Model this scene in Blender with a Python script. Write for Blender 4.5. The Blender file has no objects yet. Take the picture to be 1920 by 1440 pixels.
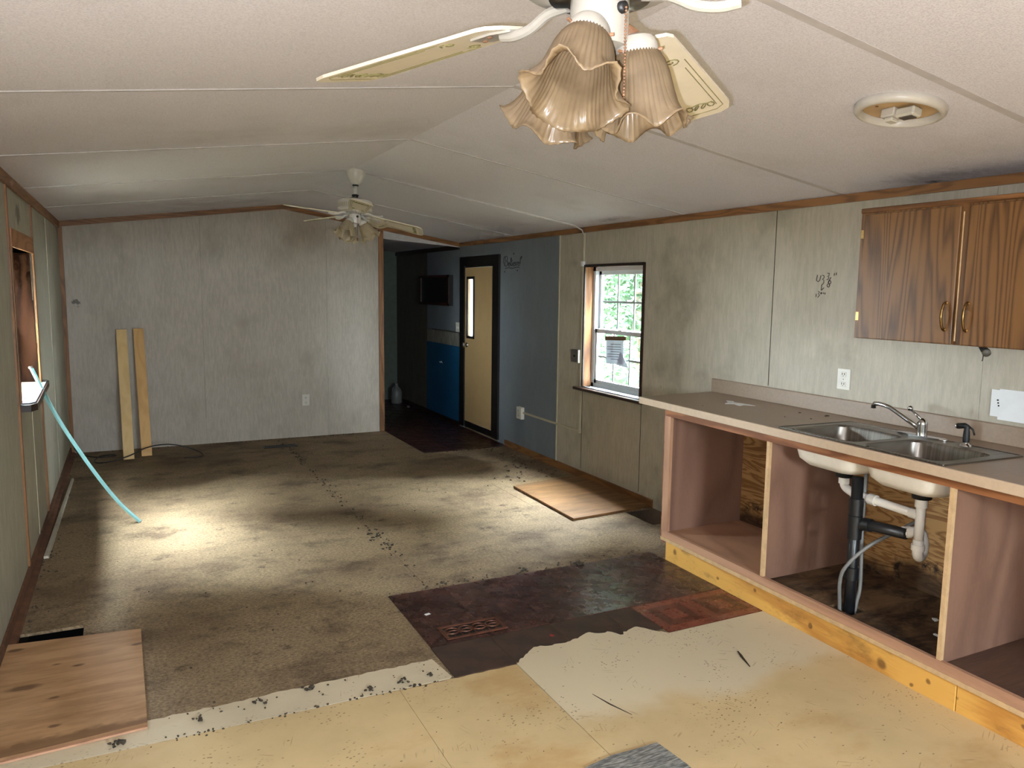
import bpy, bmesh, math, random
from mathutils import Vector, Matrix
random.seed(7)
sc = bpy.context.scene
COL = sc.collection
PI = math.pi

# ------------------------------------------------------------------ camera
YAW, PITCH, ROLL = 0.461, 0.1219, 0.0127
CAM = Vector((0, 0, 1.59))
fw = Vector((math.sin(YAW)*math.cos(PITCH), math.cos(YAW)*math.cos(PITCH), -math.sin(PITCH)))
r0 = Vector((math.cos(YAW), -math.sin(YAW), 0))
u0 = r0.cross(fw)
cr = math.cos(ROLL)*r0 + math.sin(ROLL)*u0
cu = -math.sin(ROLL)*r0 + math.cos(ROLL)*u0
cam = bpy.data.cameras.new('camera')
cam.sensor_width = 36
cam.lens = 1445.36/1920*36
cam.clip_start = 0.02
co = bpy.data.objects.new('camera', cam)
COL.objects.link(co)
m = Matrix((cr, cu, -fw)).transposed().to_4x4()
m.translation = CAM
co.matrix_world = m
sc.camera = co

# ------------------------------------------------------------------ light
SKY = 450.0
FLASH = 145.0
sc.view_settings.view_transform = 'Standard'
sc.view_settings.look = 'None'
sc.view_settings.exposure = 0.0
sc.view_settings.gamma = 1
sc.view_settings.use_curve_mapping = False
sc.cycles.use_denoising = True
sc.cycles.adaptive_threshold = 0.1
sc.cycles.adaptive_min_samples = 16
sc.cycles.max_bounces = 5
sc.cycles.diffuse_bounces = 3
sc.cycles.glossy_bounces = 3
sc.cycles.transparent_max_bounces = 16
sc.cycles.sample_clamp_indirect = 6
sc.cycles.caustics_reflective = False
sc.cycles.caustics_refractive = False

w = bpy.data.worlds.new('overcast_sky')
sc.world = w
w.use_nodes = True
wt = w.node_tree
wt.nodes.clear()
wo = wt.nodes.new('ShaderNodeOutputWorld')
wb = wt.nodes.new('ShaderNodeBackground')
tc = wt.nodes.new('ShaderNodeTexCoord')
sp = wt.nodes.new('ShaderNodeSeparateXYZ')
mr = wt.nodes.new('ShaderNodeMapRange')          # overcast sky: three times brighter overhead
mr.inputs['To Min'].default_value = 1/3
mr.inputs['To Max'].default_value = 1.0
mu = wt.nodes.new('ShaderNodeMath')
mu.operation = 'MULTIPLY'
mu.inputs[1].default_value = SKY
wt.links.new(tc.outputs['Generated'], sp.inputs[0])
wt.links.new(sp.outputs['Z'], mr.inputs['Value'])
wt.links.new(mr.outputs[0], mu.inputs[0])
wt.links.new(mu.outputs[0], wb.inputs['Strength'])
wb.inputs['Color'].default_value = (0.86, 0.95, 1.07, 1)
wt.links.new(wb.outputs[0], wo.inputs['Surface'])

def light_ob(name, data, loc, direction=None):
    o = bpy.data.objects.new(name, data)
    COL.objects.link(o)
    o.location = loc
    if direction is not None:
        o.rotation_euler = Vector(direction).to_track_quat('-Z', 'Y').to_euler()
    return o
def portal(name, loc, direction, sx, sy):
    l = bpy.data.lights.new(name, 'AREA')
    l.shape = 'RECTANGLE'
    l.size, l.size_y = sx, sy
    l.cycles.is_portal = True
    return light_ob(name, l, loc, direction)
portal('window_portal', (3.57, 5.107, 1.285), (-1, 0, 0), 0.8, 1.0)
portal('window_portal', (-0.71, 5.42, 1.37), (1, 0, 0), 1.03, 0.85)
portal('window_portal', (.9, -2.70, 1.5), (0, 1, 0), .8, .7)
fl = bpy.data.lights.new('phone_flash', 'POINT')
fl.energy = FLASH
fl.color = (0.93, 0.97, 1.07)
fl.shadow_soft_size = 0.004
light_ob('phone_flash', fl, CAM - 0.024*cr - 0.012*cu)

# ------------------------------------------------------------------ helpers
def lin(c):
    return tuple((v/255/12.92 if v/255 <= 0.04045 else ((v/255+0.055)/1.055)**2.4) for v in c) + (1,)

class NT:
    def __init__(s, name, rough=0.6, metal=0.0, spec=0.5):
        s.m = bpy.data.materials.new(name)
        s.m.use_nodes = True
        s.t = s.m.node_tree
        s.b = s.t.nodes['Principled BSDF']
        s.out = s.t.nodes['Material Output']
        s.b.inputs['Roughness'].default_value = rough
        s.b.inputs['Metallic'].default_value = metal
        s.b.inputs['Specular IOR Level'].default_value = spec
        s.tc = s.t.nodes.new('ShaderNodeTexCoord')
    def put(s, sock, v):
        if hasattr(v, 'is_linked') or hasattr(v, 'links'):
            s.t.links.new(v, sock)
        elif isinstance(v, tuple) and len(v) == 3 and sock.type == 'RGBA':
            sock.default_value = v + (1,)
        else:
            sock.default_value = v
    def vec(s, scale=(1, 1, 1), rot=(0, 0, 0), loc=(0, 0, 0), kind='Object'):
        n = s.t.nodes.new('ShaderNodeMapping')
        s.t.links.new(s.tc.outputs[kind], n.inputs['Vector'])
        n.inputs['Scale'].default_value = scale
        n.inputs['Rotation'].default_value = rot
        n.inputs['Location'].default_value = loc
        return n.outputs[0]
    def rvec(s, ang, scale, loc=(0, 0, 0)):
        a = s.vec(rot=(0, 0, ang), loc=loc)
        n = s.t.nodes.new('ShaderNodeMapping')
        s.t.links.new(a, n.inputs['Vector'])
        n.inputs['Scale'].default_value = scale
        return n.outputs[0]
    def noise(s, v, scale, detail=3, rough=0.5, dist=0.0):
        n = s.t.nodes.new('ShaderNodeTexNoise')
        s.put(n.inputs['Vector'], v)
        n.inputs['Scale'].default_value = scale
        n.inputs['Detail'].default_value = detail
        n.inputs['Roughness'].default_value = rough
        n.inputs['Distortion'].default_value = dist
        return n.outputs['Fac']
    def wave(s, v, scale, dist=0, detail=2, dscale=1, direction='X', profile='SIN'):
        n = s.t.nodes.new('ShaderNodeTexWave')
        n.bands_direction = direction
        n.wave_profile = profile
        s.put(n.inputs['Vector'], v)
        n.inputs['Scale'].default_value = scale
        n.inputs['Distortion'].default_value = dist
        n.inputs['Detail'].default_value = detail
        n.inputs['Detail Scale'].default_value = dscale
        return n.outputs['Fac']
    def voro(s, v, scale, feature='F1'):
        n = s.t.nodes.new('ShaderNodeTexVoronoi')
        n.feature = feature
        s.put(n.inputs['Vector'], v)
        n.inputs['Scale'].default_value = scale
        return n.outputs['Distance']
    def ramp(s, f, a, b, lo=0.0, hi=1.0):
        n = s.t.nodes.new('ShaderNodeMapRange')
        s.put(n.inputs['Value'], f)
        n.inputs['From Min'].default_value = a
        n.inputs['From Max'].default_value = b
        n.inputs['To Min'].default_value = lo
        n.inputs['To Max'].default_value = hi
        n.interpolation_type = 'SMOOTHSTEP'
        return n.outputs[0]
    def math(s, op, a, b=0.0):
        n = s.t.nodes.new('ShaderNodeMath')
        n.operation = op
        s.put(n.inputs[0], a)
        s.put(n.inputs[1], b)
        return n.outputs[0]
    def mix(s, f, a, b, mode='MIX'):
        n = s.t.nodes.new('ShaderNodeMix')
        n.data_type = 'RGBA'
        n.blend_type = mode
        s.put(n.inputs[0], f)
        s.put(n.inputs[6], a)
        s.put(n.inputs[7], b)
        return n.outputs[2]
    def dist(s, p, scale=(1, 1, 1)):
        n = s.t.nodes.new('ShaderNodeVectorMath')
        n.operation = 'SUBTRACT'
        s.t.links.new(s.tc.outputs['Object'], n.inputs[0])
        n.inputs[1].default_value = p
        n2 = s.t.nodes.new('ShaderNodeVectorMath')
        n2.operation = 'MULTIPLY'
        s.t.links.new(n.outputs[0], n2.inputs[0])
        n2.inputs[1].default_value = scale
        n3 = s.t.nodes.new('ShaderNodeVectorMath')
        n3.operation = 'LENGTH'
        s.t.links.new(n2.outputs[0], n3.inputs[0])
        return n3.outputs['Value']
    def rnd(s):
        n = s.t.nodes.new('ShaderNodeObjectInfo')
        return n.outputs['Random']
    def color(s, c):
        s.put(s.b.inputs['Base Color'], c)
        return s
    def rough(s, r):
        s.put(s.b.inputs['Roughness'], r)
        return s
    def bump(s, h, strength=0.3, d=0.002):
        n = s.t.nodes.new('ShaderNodeBump')
        n.inputs['Strength'].default_value = strength
        n.inputs['Distance'].default_value = d
        s.put(n.inputs['Height'], h)
        s.t.links.new(n.outputs[0], s.b.inputs['Normal'])
        return s

class G:
    """collects shapes for one mesh"""
    def __init__(s):
        s.bm = bmesh.new()
    def box(s, x0, x1, y0, y1, z0, z1, rot=None, pivot=None):
        vs = [s.bm.verts.new((x, y, z)) for x in (x0, x1) for y in (y0, y1) for z in (z0, z1)]
        for f in ((0, 1, 3, 2), (4, 6, 7, 5), (0, 4, 5, 1), (2, 3, 7, 6), (0, 2, 6, 4), (1, 5, 7, 3)):
            s.bm.faces.new([vs[i] for i in f])
        if rot is not None:
            p = Vector(pivot or ((x0+x1)/2, (y0+y1)/2, (z0+z1)/2))
            for v in vs:
                v.co = p + rot @ (v.co - p)
        return s
    def loft(s, rings, cap0=True, cap1=True, close=True):
        R = [[s.bm.verts.new(p) for p in ring] for ring in rings]
        n = len(R[0])
        for a, b in zip(R, R[1:]):
            for i in range(n if close else n-1):
                j = (i+1) % n
                s.bm.faces.new((a[i], a[j], b[j], b[i]))
        if cap0: s.bm.faces.new(list(reversed(R[0])))
        if cap1: s.bm.faces.new(R[-1])
        return s
    def prism(s, poly, lo, hi, axis='z'):
        def P(a, b, h):
            return {'z': (a, b, h), 'y': (a, h, b), 'x': (h, a, b)}[axis]
        return s.loft([[P(a, b, lo) for a, b in poly], [P(a, b, hi) for a, b in poly]])
    def hexa(s, bottom, top):
        return s.loft([bottom, top])
    def tube(s, pts, r, seg=8, caps=True):
        pts = [Vector(p) for p in pts]
        rr = r if isinstance(r, (list, tuple)) else [r]*len(pts)
        rings = []
        prev = None
        for i, p in enumerate(pts):
            t = (pts[min(i+1, len(pts)-1)] - pts[max(i-1, 0)]).normalized()
            if prev is None:
                a = Vector((0, 0, 1)) if abs(t.z) < 0.9 else Vector((1, 0, 0))
                nx = t.cross(a).normalized()
            else:
                nx = (prev - t*prev.dot(t)).normalized()
            prev = nx
            ny = t.cross(nx)
            rings.append([p + rr[i]*(math.cos(2*PI*k/seg)*nx + math.sin(2*PI*k/seg)*ny) for k in range(seg)])
        return s.loft(rings, caps, caps)
    def lathe(s, prof, seg=32, M=None, fn=None, cap0=False, cap1=False):
        """prof: list of (radius, height)"""
        rings = []
        for i, (r, h) in enumerate(prof):
            ring = []
            for k in range(seg):
                a = 2*PI*k/seg
                rr, hh = (r, h) if fn is None else fn(r, h, a, i/(len(prof)-1))
                p = Vector((rr*math.cos(a), rr*math.sin(a), hh))
                ring.append(M @ p if M is not None else p)
            rings.append(ring)
        return s.loft(rings, cap0, cap1)
    def blob(s, p, r, flat=0.5):
        p = Vector(p)
        mt = Matrix.Translation(p) @ Matrix.Rotation(random.random()*6, 4, 'Z') @ Matrix.Diagonal((r*random.uniform(.6, 1.3), r*random.uniform(.6, 1.3), r*flat, 1))
        g = bmesh.ops.create_icosphere(s.bm, subdivisions=1, radius=1)
        for v in g['verts']:
            v.co = mt @ (v.co*random.uniform(.6, 1.25))
        return s
    def ob(s, name, mat, parent=None, smooth=False, local=False, bevel=0, solid=0):
        if bevel:
            bmesh.ops.bevel(s.bm, geom=s.bm.edges[:], offset=bevel, segments=1, affect='EDGES')
        bmesh.ops.recalc_face_normals(s.bm, faces=s.bm.faces[:])
        if parent is not None and not local:
            off = parent.location.copy()
            pp = parent.parent
            while pp is not None:
                off += pp.location
                pp = pp.parent
            for v in s.bm.verts:
                v.co -= off
        me = bpy.data.meshes.new(name)
        s.bm.to_mesh(me)
        s.bm.free()
        if smooth:
            for p in me.polygons:
                p.use_smooth = True
        me.materials.append(mat)
        o = bpy.data.objects.new(name, me)
        COL.objects.link(o)
        o.parent = parent
        if smooth == 'auto':
            e = o.modifiers.new('edges', 'EDGE_SPLIT')
            e.split_angle = 0.6
        if solid:
            md = o.modifiers.new('thickness', 'SOLIDIFY')
            md.thickness = solid
        return o

def tag(o, label, cat, group=None, kind=None):
    o['label'] = label
    o['category'] = cat
    if group: o['group'] = group
    if kind: o['kind'] = kind
    return o
def thing(name, label, cat, loc=(0, 0, 0), group=None, kind=None, rot=None):
    o = bpy.data.objects.new(name, None)
    o.empty_display_size = 0.05
    COL.objects.link(o)
    o.location = loc
    if rot: o.rotation_euler = rot
    return tag(o, label, cat, group, kind)
def struct(o, label, cat):
    return tag(o, label, cat, kind='structure')
def link_copy(o, parent, loc=None):
    c = o.copy()
    COL.objects.link(c)
    c.parent = parent
    if loc is not None: c.location = loc
    return c
def circ(c, r, n=16, a0=0, a1=2*PI, plane='xy'):
    out = []
    for k in range(n+1):
        a = a0 + (a1-a0)*k/n
        d = (r*math.cos(a), r*math.sin(a))
        out.append({'xy': (c[0]+d[0], c[1]+d[1], c[2]), 'xz': (c[0]+d[0], c[1], c[2]+d[1]), 'yz': (c[0], c[1]+d[0], c[2]+d[1])}[plane])
    return out

# ------------------------------------------------------------------ materials
def plain(name, c, rough=0.6, metal=0.0, spec=0.5, var=0.15, scale=14):
    n = NT(name, rough, metal, spec)
    L = lin(c)
    f = n.noise(n.vec(), scale, 4, 0.6)
    D = tuple(v*(1-var) for v in L[:3]) + (1,)
    n.color(n.mix(n.ramp(f, .35, .65), D, L))
    return n.m

def wallpaper(name, c, c2, dirt=0.5, dcol=(96, 88, 70)):
    n = NT(name, 0.55, spec=0.35)
    streak = n.noise(n.vec((48, 48, 8)), 1.0, 5, 0.65)
    fine = n.noise(n.vec((160, 160, 26)), 1.0, 3, 0.6)
    big = n.noise(n.vec((1, 1, 0.8)), 2.2, 5, 0.6)
    blotch = n.noise(n.vec((6, 6, 2.2)), 1.0, 4, 0.6)
    c0 = n.mix(n.ramp(streak, .35, .68), lin(c2), lin(c))
    c1 = n.mix(n.ramp(fine, .45, .75, 0, .22), c0, lin(tuple(min(255, v+22) for v in c)))
    c3 = n.mix(n.ramp(blotch, .45, .75, 0, .35), c1, lin(tuple(min(255, v+14) for v in c)))
    gr = n.math('MULTIPLY', n.ramp(big, .5, .78, 0, dirt), n.ramp(streak, .2, .6, .4, 1))
    col = n.mix(gr, c3, lin(dcol))
    spots = n.voro(n.vec((1, 1, 0.7)), 5)
    col = n.mix(n.ramp(spots, .016, .022, .6, 0), col, lin((60, 52, 40)))
    n.color(col)
    n.bump(fine, .15, .001)
    return n.m

def wood(name, c, c2, axis='z', rings=9, stretch=12, rough=0.5, contrast=(.3, .7), knots=0, dist=3.0, spec=0.4, freq=7.0, smudge=0.0):
    n = NT(name, rough, spec=spec)
    k = {'x': (1/stretch, 1, 1), 'y': (1, 1/stretch, 1), 'z': (1, 1, 1/stretch)}[axis]
    v = n.vec(tuple(a*1.0 for a in k))
    wv = n.noise(v, rings, 2, .4, dist*.15)
    bands = n.math('FRACT', n.math('MULTIPLY', wv, freq))
    tri = n.math('ABSOLUTE', n.math('SUBTRACT', bands, 0.5))
    fine = n.noise(n.vec(tuple(a*90 for a in k)), 1.0, 3, .6)
    f = n.math('ADD', n.math('MULTIPLY', tri, 1.3), n.math('MULTIPLY', fine, .5))
    col = n.mix(n.ramp(f, contrast[0], contrast[1]), lin(c2), lin(c))
    if knots:
        kn = n.voro(n.vec(tuple(a*1.6 if a == 1 else a*5 for a in k)), knots)
        col = n.mix(n.ramp(kn, .04, .07, .85, 0), col, lin(tuple(int(q*.35) for q in c2)))
    if smudge:
        sm = n.noise(n.vec(tuple(a*(1 if a == 1 else 4) for a in k)), 9, 5, .65)
        col = n.mix(n.ramp(sm, .52, .72, 0, smudge), col, lin((104, 78, 46)))
    n.color(col)
    n.bump(fine, .2, .0006)
    return n.m

# ceiling: stippled board with damp mould near the right eave
n = NT('ceiling_stipple', 0.8, spec=0.2)
st = n.noise(n.vec(), 170, 2, .6)
bg = n.noise(n.vec(), 1.1, 5, .6)
cc = n.mix(n.ramp(st, .4, .66, 0, .5), lin((246, 242, 249)), lin((216, 210, 217)))
cc = n.mix(n.ramp(bg, .5, .8, 0, .3), cc, lin((176, 168, 150)))
mn = n.noise(n.vec(), 14, 5, .7)
for p, s_, r_ in (((3.36, 2.42, 2.11), (1.6, .9, .2), .3), ((3.37, 2.05, 2.11), (2.2, .7, .2), .36), ((3.3, 5.0, 2.1), (2.6, .6, .2), .2)):
    d = n.math('ADD', n.dist(p, s_), n.math('MULTIPLY', n.math('SUBTRACT', mn, .5), .35))
    cc = n.mix(n.ramp(d, .0, r_, .5, 0), cc, lin((104, 102, 106)))
d = n.math('ADD', n.dist((3.385, 2.42, 2.11), (3, 2, .2)), n.math('MULTIPLY', n.math('SUBTRACT', mn, .5), .25))
cc = n.mix(n.ramp(d, .0, .11, .85, 0), cc, lin((56, 56, 54)))
n.color(cc)
n.bump(st, .5, .003)
M_CEIL = n.m

M_TAPE = plain('greyed_seam_tape', (214, 207, 207), .8, var=.08)
M_STRIP = plain('white_seam_strip', (206, 201, 198), .6)
M_WALLR = wallpaper('grey_beige_wallpaper', (182, 172, 154), (170, 161, 143), .6)
M_WALLB = wallpaper('pale_grey_wallpaper', (186, 176, 162), (172, 162, 148), .45, (128, 116, 98))
M_WALLL = wallpaper('greenish_grey_wallpaper', (178, 174, 156), (160, 155, 137), .35, (112, 106, 92))
def stain(mat, p, scl, r_, c, wob=.12):
    n = NT.__new__(NT)
    n.m, n.t = mat, mat.node_tree
    n.b = n.t.nodes['Principled BSDF']
    n.tc = [q for q in n.t.nodes if q.type == 'TEX_COORD'][0]
    old = n.b.inputs['Base Color'].links[0].from_socket
    d = n.math('ADD', n.dist(p, scl), n.math('MULTIPLY', n.math('SUBTRACT', n.noise(n.vec(), 22, 1, .7), .5), wob))
    n.color(n.mix(n.ramp(d, r_*.4, r_, .7, 0), old, lin(c)))
stain(M_WALLL, (-.549, 5.33, 1.985), (1, .55, 1), .085, (84, 80, 70))
stain(M_WALLB, (-.44, 8.25, 1.42), (1, 1, 1), .03, (40, 34, 28))
M_BLUE = wallpaper('slate_blue_paint', (118, 124, 130), (114, 120, 126), .25, (88, 96, 100))
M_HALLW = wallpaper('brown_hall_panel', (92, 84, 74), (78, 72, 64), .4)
M_WAINS = plain('blue_wainscot_paint', (16, 78, 118), .5, var=.12, scale=5)
M_BORD = wallpaper('wallpaper_border', (146, 142, 132), (104, 100, 92), .3)
M_TRIM = wood('brown_trim', (138, 94, 54), (112, 74, 42), 'y', 10, 10)
M_TRIMX = wood('brown_trim_across', (138, 94, 54), (112, 74, 42), 'x', 10, 10)
M_TRIMZ = wood('brown_trim_upright', (138, 94, 54), (112, 74, 42), 'z', 10, 10)
M_DARKTRIM = plain('dark_stained_trim', (46, 28, 18), .35, var=.4, scale=30)
M_BLACKTRIM = plain('black_door_casing', (26, 22, 20), .4, var=.3)
M_HEAD = wood('tan_header_board', (166, 112, 62), (140, 92, 50), 'y', 6, 8)
M_BACK = plain('wall_sheathing', (120, 100, 80), .9)
M_DIRT = plain('underfloor_dirt', (16, 13, 11), .95, var=.5)

# particle-board subfloor
n = NT('particle_board', 0.75, spec=0.25)
fl1 = n.noise(n.vec((60, 90, 60)), 1.0, 3, .75)
fl2 = n.noise(n.vec((110, 170, 100)), 1.0, 3, .7)
cc = n.mix(n.ramp(fl1, .3, .7), lin((106, 86, 63)), lin((160, 137, 106)))
cc = n.mix(n.ramp(fl2, .5, .75, 0, .5), cc, lin((190, 172, 140)))
cc = n.mix(n.ramp(fl2, .28, .4, .7, 0), cc, lin((82, 66, 46)))
st1 = n.noise(n.vec((1, 1.3, 1)), .8, 5, .65)
st2 = n.noise(n.vec((1, 1.25, 1), loc=(5, 3, 0)), 2.0, 6, .72)
st3 = n.noise(n.vec((1, 1.2, 1), loc=(2, 7, 0)), 5.5, 6, .78)
st4 = n.noise(n.vec((26, 32, 1)), 1.0, 4, .75)
cc = n.mix(n.ramp(st1, .42, .66, 0, .55), cc, lin((84, 63, 45)))
cc = n.mix(n.ramp(st2, .46, .70, 0, .72), cc, lin((70, 54, 39)))
cc = n.mix(n.ramp(st3, .55, .70, 0, .75), cc, lin((56, 42, 28)))
cc = n.mix(n.ramp(st4, .62, .74, 0, .65), cc, lin((50, 38, 24)))
cc = n.mix(n.math('MULTIPLY', n.ramp(st4, .26, .36, .5, 0), n.ramp(st1, .4, .6, 1, .2)), cc, lin((206, 190, 160)))
n.color(cc)
n.bump(fl1, .3, .002)
M_PART = n.m

def cream(name, c, stain, pale=None):
    n = NT(name, 0.42, spec=0.4)
    f = n.noise(n.vec(), 2.0, 5, .6)
    cc = n.mix(n.ramp(f, .35, .7), lin(c), lin(tuple(int(v*.93) for v in c)))
    cc = n.mix(n.ramp(n.noise(n.vec((1, 1.6, 1), loc=(3, 1, 0)), 1.3, 6, .65), .5, .68, 0, stain), cc, lin((168, 128, 70)))
    if pale:
        d = n.math('ADD', n.dist((2.2, 2.62, 0), (.5, 1.3, 0)), n.math('MULTIPLY', n.math('SUBTRACT', n.noise(n.vec(), 3.0, 4, .6), .5), .5))
        cc = n.mix(n.ramp(d, .42, .62, 1, 0), cc, lin(pale))
    area = n.ramp(n.noise(n.vec(loc=(9, 4, 0)), 3.2, 3, .5), .50, .66)
    v1 = n.voro(n.vec((1, 1.6, 1), (0, 0, .5)), 46)
    cc = n.mix(n.math('MULTIPLY', n.ramp(v1, .13, .27, .9, 0), area), cc, lin((92, 68, 40)))
    v2 = n.voro(n.vec((1, 2.2, 1), (0, 0, -.4)), 13)
    cc = n.mix(n.ramp(v2, .05, .08, .85, 0), cc, lin((74, 54, 34)))
    for ang, lc in ((.5, (1, 0, 0)), (-.5, (4, 2, 0)), (1.2, (7, 5, 0)), (-1.3, (2, 8, 0))):
        sx = n.noise(n.rvec(ang, (9, 130, 1), lc), 1.0, 1, .5)
        gate = n.noise(n.vec(loc=lc), 7.5, 1, .5)
        cc = n.mix(n.math('MULTIPLY', n.ramp(sx, .60, .68, 0, .42), n.ramp(gate, .655, .70)), cc, lin((126, 100, 66)))
    n.color(cc)
    n.rough(n.ramp(f, .3, .7, .36, .5))
    n.bump(n.noise(n.vec(), 30, 4, .6), .12, .002)
    return n.m
M_CREAM = cream('cream_underlay', (204, 177, 131), .55)
M_CREAM2 = cream('pale_underlay', (203, 176, 131), .5, (207, 190, 158))
M_CREAM3 = cream('pale_cream_strip', (206, 190, 160), .2)

def parquet(name, c, c2, c3, kind, rough=.38):
    """printed parquet: star of wedges or basket squares, drawn in tile-local coordinates (0..1)"""
    n = NT(name, rough, spec=.45)
    v = n.vec((1, 1, 1), loc=(0, 0, 0))
    s = n.t.nodes.new('ShaderNodeSeparateXYZ')
    n.t.links.new(v, s.inputs[0])
    T = .305
    x = n.math('SUBTRACT', n.math('DIVIDE', s.outputs['X'], T), .5)
    y = n.math('SUBTRACT', n.math('DIVIDE', s.outputs['Y'], T), .5)
    if kind == 'star':
        ang = n.math('ARCTAN2', y, x)
        a8 = n.math('FRACT', n.math('ADD', n.math('MULTIPLY', ang, 8/(2*PI)), 4.0))
        half = n.math('GREATER_THAN', a8, .5)
        seg = n.math('FLOOR', n.math('ADD', n.math('MULTIPLY', ang, 8/(2*PI)), 4.0))
        hsh = n.math('FRACT', n.math('MULTIPLY', n.math('SINE', n.math('ADD', n.math('MULTIPLY', seg, 12.7), n.math('MULTIPLY', n.rnd(), 30))), 43.1))
        edge = n.ramp(n.math('ABSOLUTE', n.math('SUBTRACT', a8, .5)), .44, .49)
        r = n.math('MAXIMUM', n.math('ABSOLUTE', x), n.math('ABSOLUTE', y))
        outer = n.math('GREATER_THAN', n.math('ADD', r, n.math('MULTIPLY', n.math('ABSOLUTE', n.math('SUBTRACT', a8, .5)), .35)), .42)
        f = n.math('ADD', n.math('MULTIPLY', hsh, .6), n.math('MULTIPLY', n.math('MULTIPLY', half, outer), .4))
    else:
        r = n.math('MAXIMUM', n.math('ABSOLUTE', x), n.math('ABSOLUTE', y))
        ring = n.math('FLOOR', n.math('MULTIPLY', r, 6.0))
        dg = n.math('GREATER_THAN', n.math('ABSOLUTE', x), n.math('ABSOLUTE', y))
        f = n.math('SUBTRACT', .95, n.math('ADD', n.math('MULTIPLY', n.math('FRACT', n.math('MULTIPLY', ring, .5)), 1.3), n.math('MULTIPLY', dg, .25)))
        edge = n.ramp(n.math('ABSOLUTE', n.math('SUBTRACT', n.math('FRACT', n.math('MULTIPLY', r, 6.0)), .5)), .46, .5)
    grain = n.noise(n.rvec(.6, (7, 110, 20)), 1.0, 3, .6)
    cc = n.mix(f, lin(c), lin(c2))
    cc = n.mix(n.ramp(grain, .4, .75, 0, .4), cc, lin(c3))
    cc = n.mix(n.math('MULTIPLY', edge, .6), cc, lin(tuple(int(v*.4) for v in c)))
    n.color(cc)
    sc1 = n.noise(n.vec(), 9, 5, .7)
    n.rough(n.ramp(sc1, .35, .7, rough-.1, rough+.2))
    n.bump(n.math('ADD', n.noise(n.vec(), 18, 3, .5), n.math('MULTIPLY', edge, -.5)), .14, .002)
    return n.m
M_PQ = parquet('worn_dark_parquet_print', (44, 26, 23), (80, 49, 41), (84, 58, 50), 'star', .27)
M_PQRED = parquet('red_parquet_print', (62, 24, 12), (124, 66, 48), (110, 58, 40), 'basket', .3)
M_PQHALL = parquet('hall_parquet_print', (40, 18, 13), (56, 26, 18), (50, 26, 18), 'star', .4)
M_TILEBACK = plain('dark_tile_adhesive', (70, 48, 36), .55, var=.5, scale=9)

M_OAK = wood('oak_veneer', (124, 87, 50), (80, 52, 28), 'z', 6.5, 16, .42, (.15, .75), dist=2, freq=16)
M_OAKX = wood('oak_strip', (142, 96, 56), (98, 62, 32), 'y', 6, 9, .45)
M_LAUAN = wood('pink_plywood_face', (138, 103, 85), (120, 88, 72), 'z', 2.0, 4, .6, (.1, .9), knots=0)
M_LAUANY = wood('pink_plywood_rail', (186, 142, 112), (164, 122, 96), 'y', 3.0, 6, .6, (.1, .9))
M_EDGE = plain('plywood_cut_edge', (206, 170, 126), .7, var=.16, scale=24)
M_STILE = wood('pale_plywood_stile', (184, 140, 110), (160, 118, 92), 'z', 3.0, 6, .6, (.1, .9))
M_FIR = wood('fir_plywood', (170, 118, 62), (122, 76, 34), 'y', 2.6, 7, .6, (.2, .75), dist=6)
M_PINE = wood('yellow_pine', (222, 168, 84), (188, 130, 60), 'y', 4, 9, .55, (.2, .75), knots=3.4, smudge=.6)
M_LUMBER = wood('fresh_lumber', (226, 192, 136), (217, 181, 124), 'z', 6, 12, .6, (.1, .9), knots=3.2)
M_LUMBER2 = wood('amber_lumber', (214, 170, 110), (203, 157, 98), 'z', 6, 12, .6, (.1, .9), knots=3.6)
M_APRON = wood('brown_apron', (150, 96, 58), (118, 70, 38), 'y', 6, 8, .55)
M_JAMB = wood('raw_pine_jamb', (138, 94, 54), (88, 54, 28), 'z', 6, 8, .65, (.15, .8), knots=2.5)
M_ROUGH = wood('rough_red_stud', (46, 26, 15), (25, 14, 9), 'z', 5, 8, .95, (.15, .8), spec=.05)

def plyfloor(name, c, c2, dark):
    n = NT(name, .6, spec=.3)
    v = n.vec((1.2, 8, 1))
    g1 = n.noise(v, 2.0, 5, .6, .5)
    fine = n.noise(n.vec((12, 130, 20)), 1, 3, .6)
    cc = n.mix(n.ramp(g1, .3, .7), lin(c), lin(c2))
    cc = n.mix(n.ramp(fine, .5, .75, 0, .3), cc, lin(tuple(min(255, v+18) for v in c)))
    kn = n.voro(n.vec((1, 2.6, 1), loc=(.15, .1, 0)), 3.1)
    cc = n.mix(n.ramp(kn, .05, .09, .8, 0), cc, lin((84, 52, 34)))
    s = n.noise(n.vec(), 2.1, 5, .65)
    cc = n.mix(n.ramp(s, .5, .75, 0, dark), cc, lin((92, 68, 46)))
    n.color(cc)
    n.bump(fine, .2, .0008)
    return n.m
M_PLY1 = plyfloor('tan_plywood', (184, 144, 104), (154, 114, 78), .35)
M_PLY2 = plyfloor('weathered_plywood', (134, 97, 60), (100, 71, 42), .7)
# rotted plywood under the sink
n = NT('rotted_plywood', .75, spec=.25)
a = n.noise(n.vec((3, 7, 3)), 1.2, 6, .7, .6)
b = n.noise(n.vec(loc=(3, 3, 3)), 3.4, 6, .7)
cc = n.mix(n.ramp(a, .35, .65), lin((58, 42, 30)), lin((112, 86, 60)))
cc = n.mix(n.ramp(b, .48, .66, 0, .95), cc, lin((24, 18, 14)))
n.color(cc)
n.bump(b, .5, .006)
M_ROT = n.m
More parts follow.
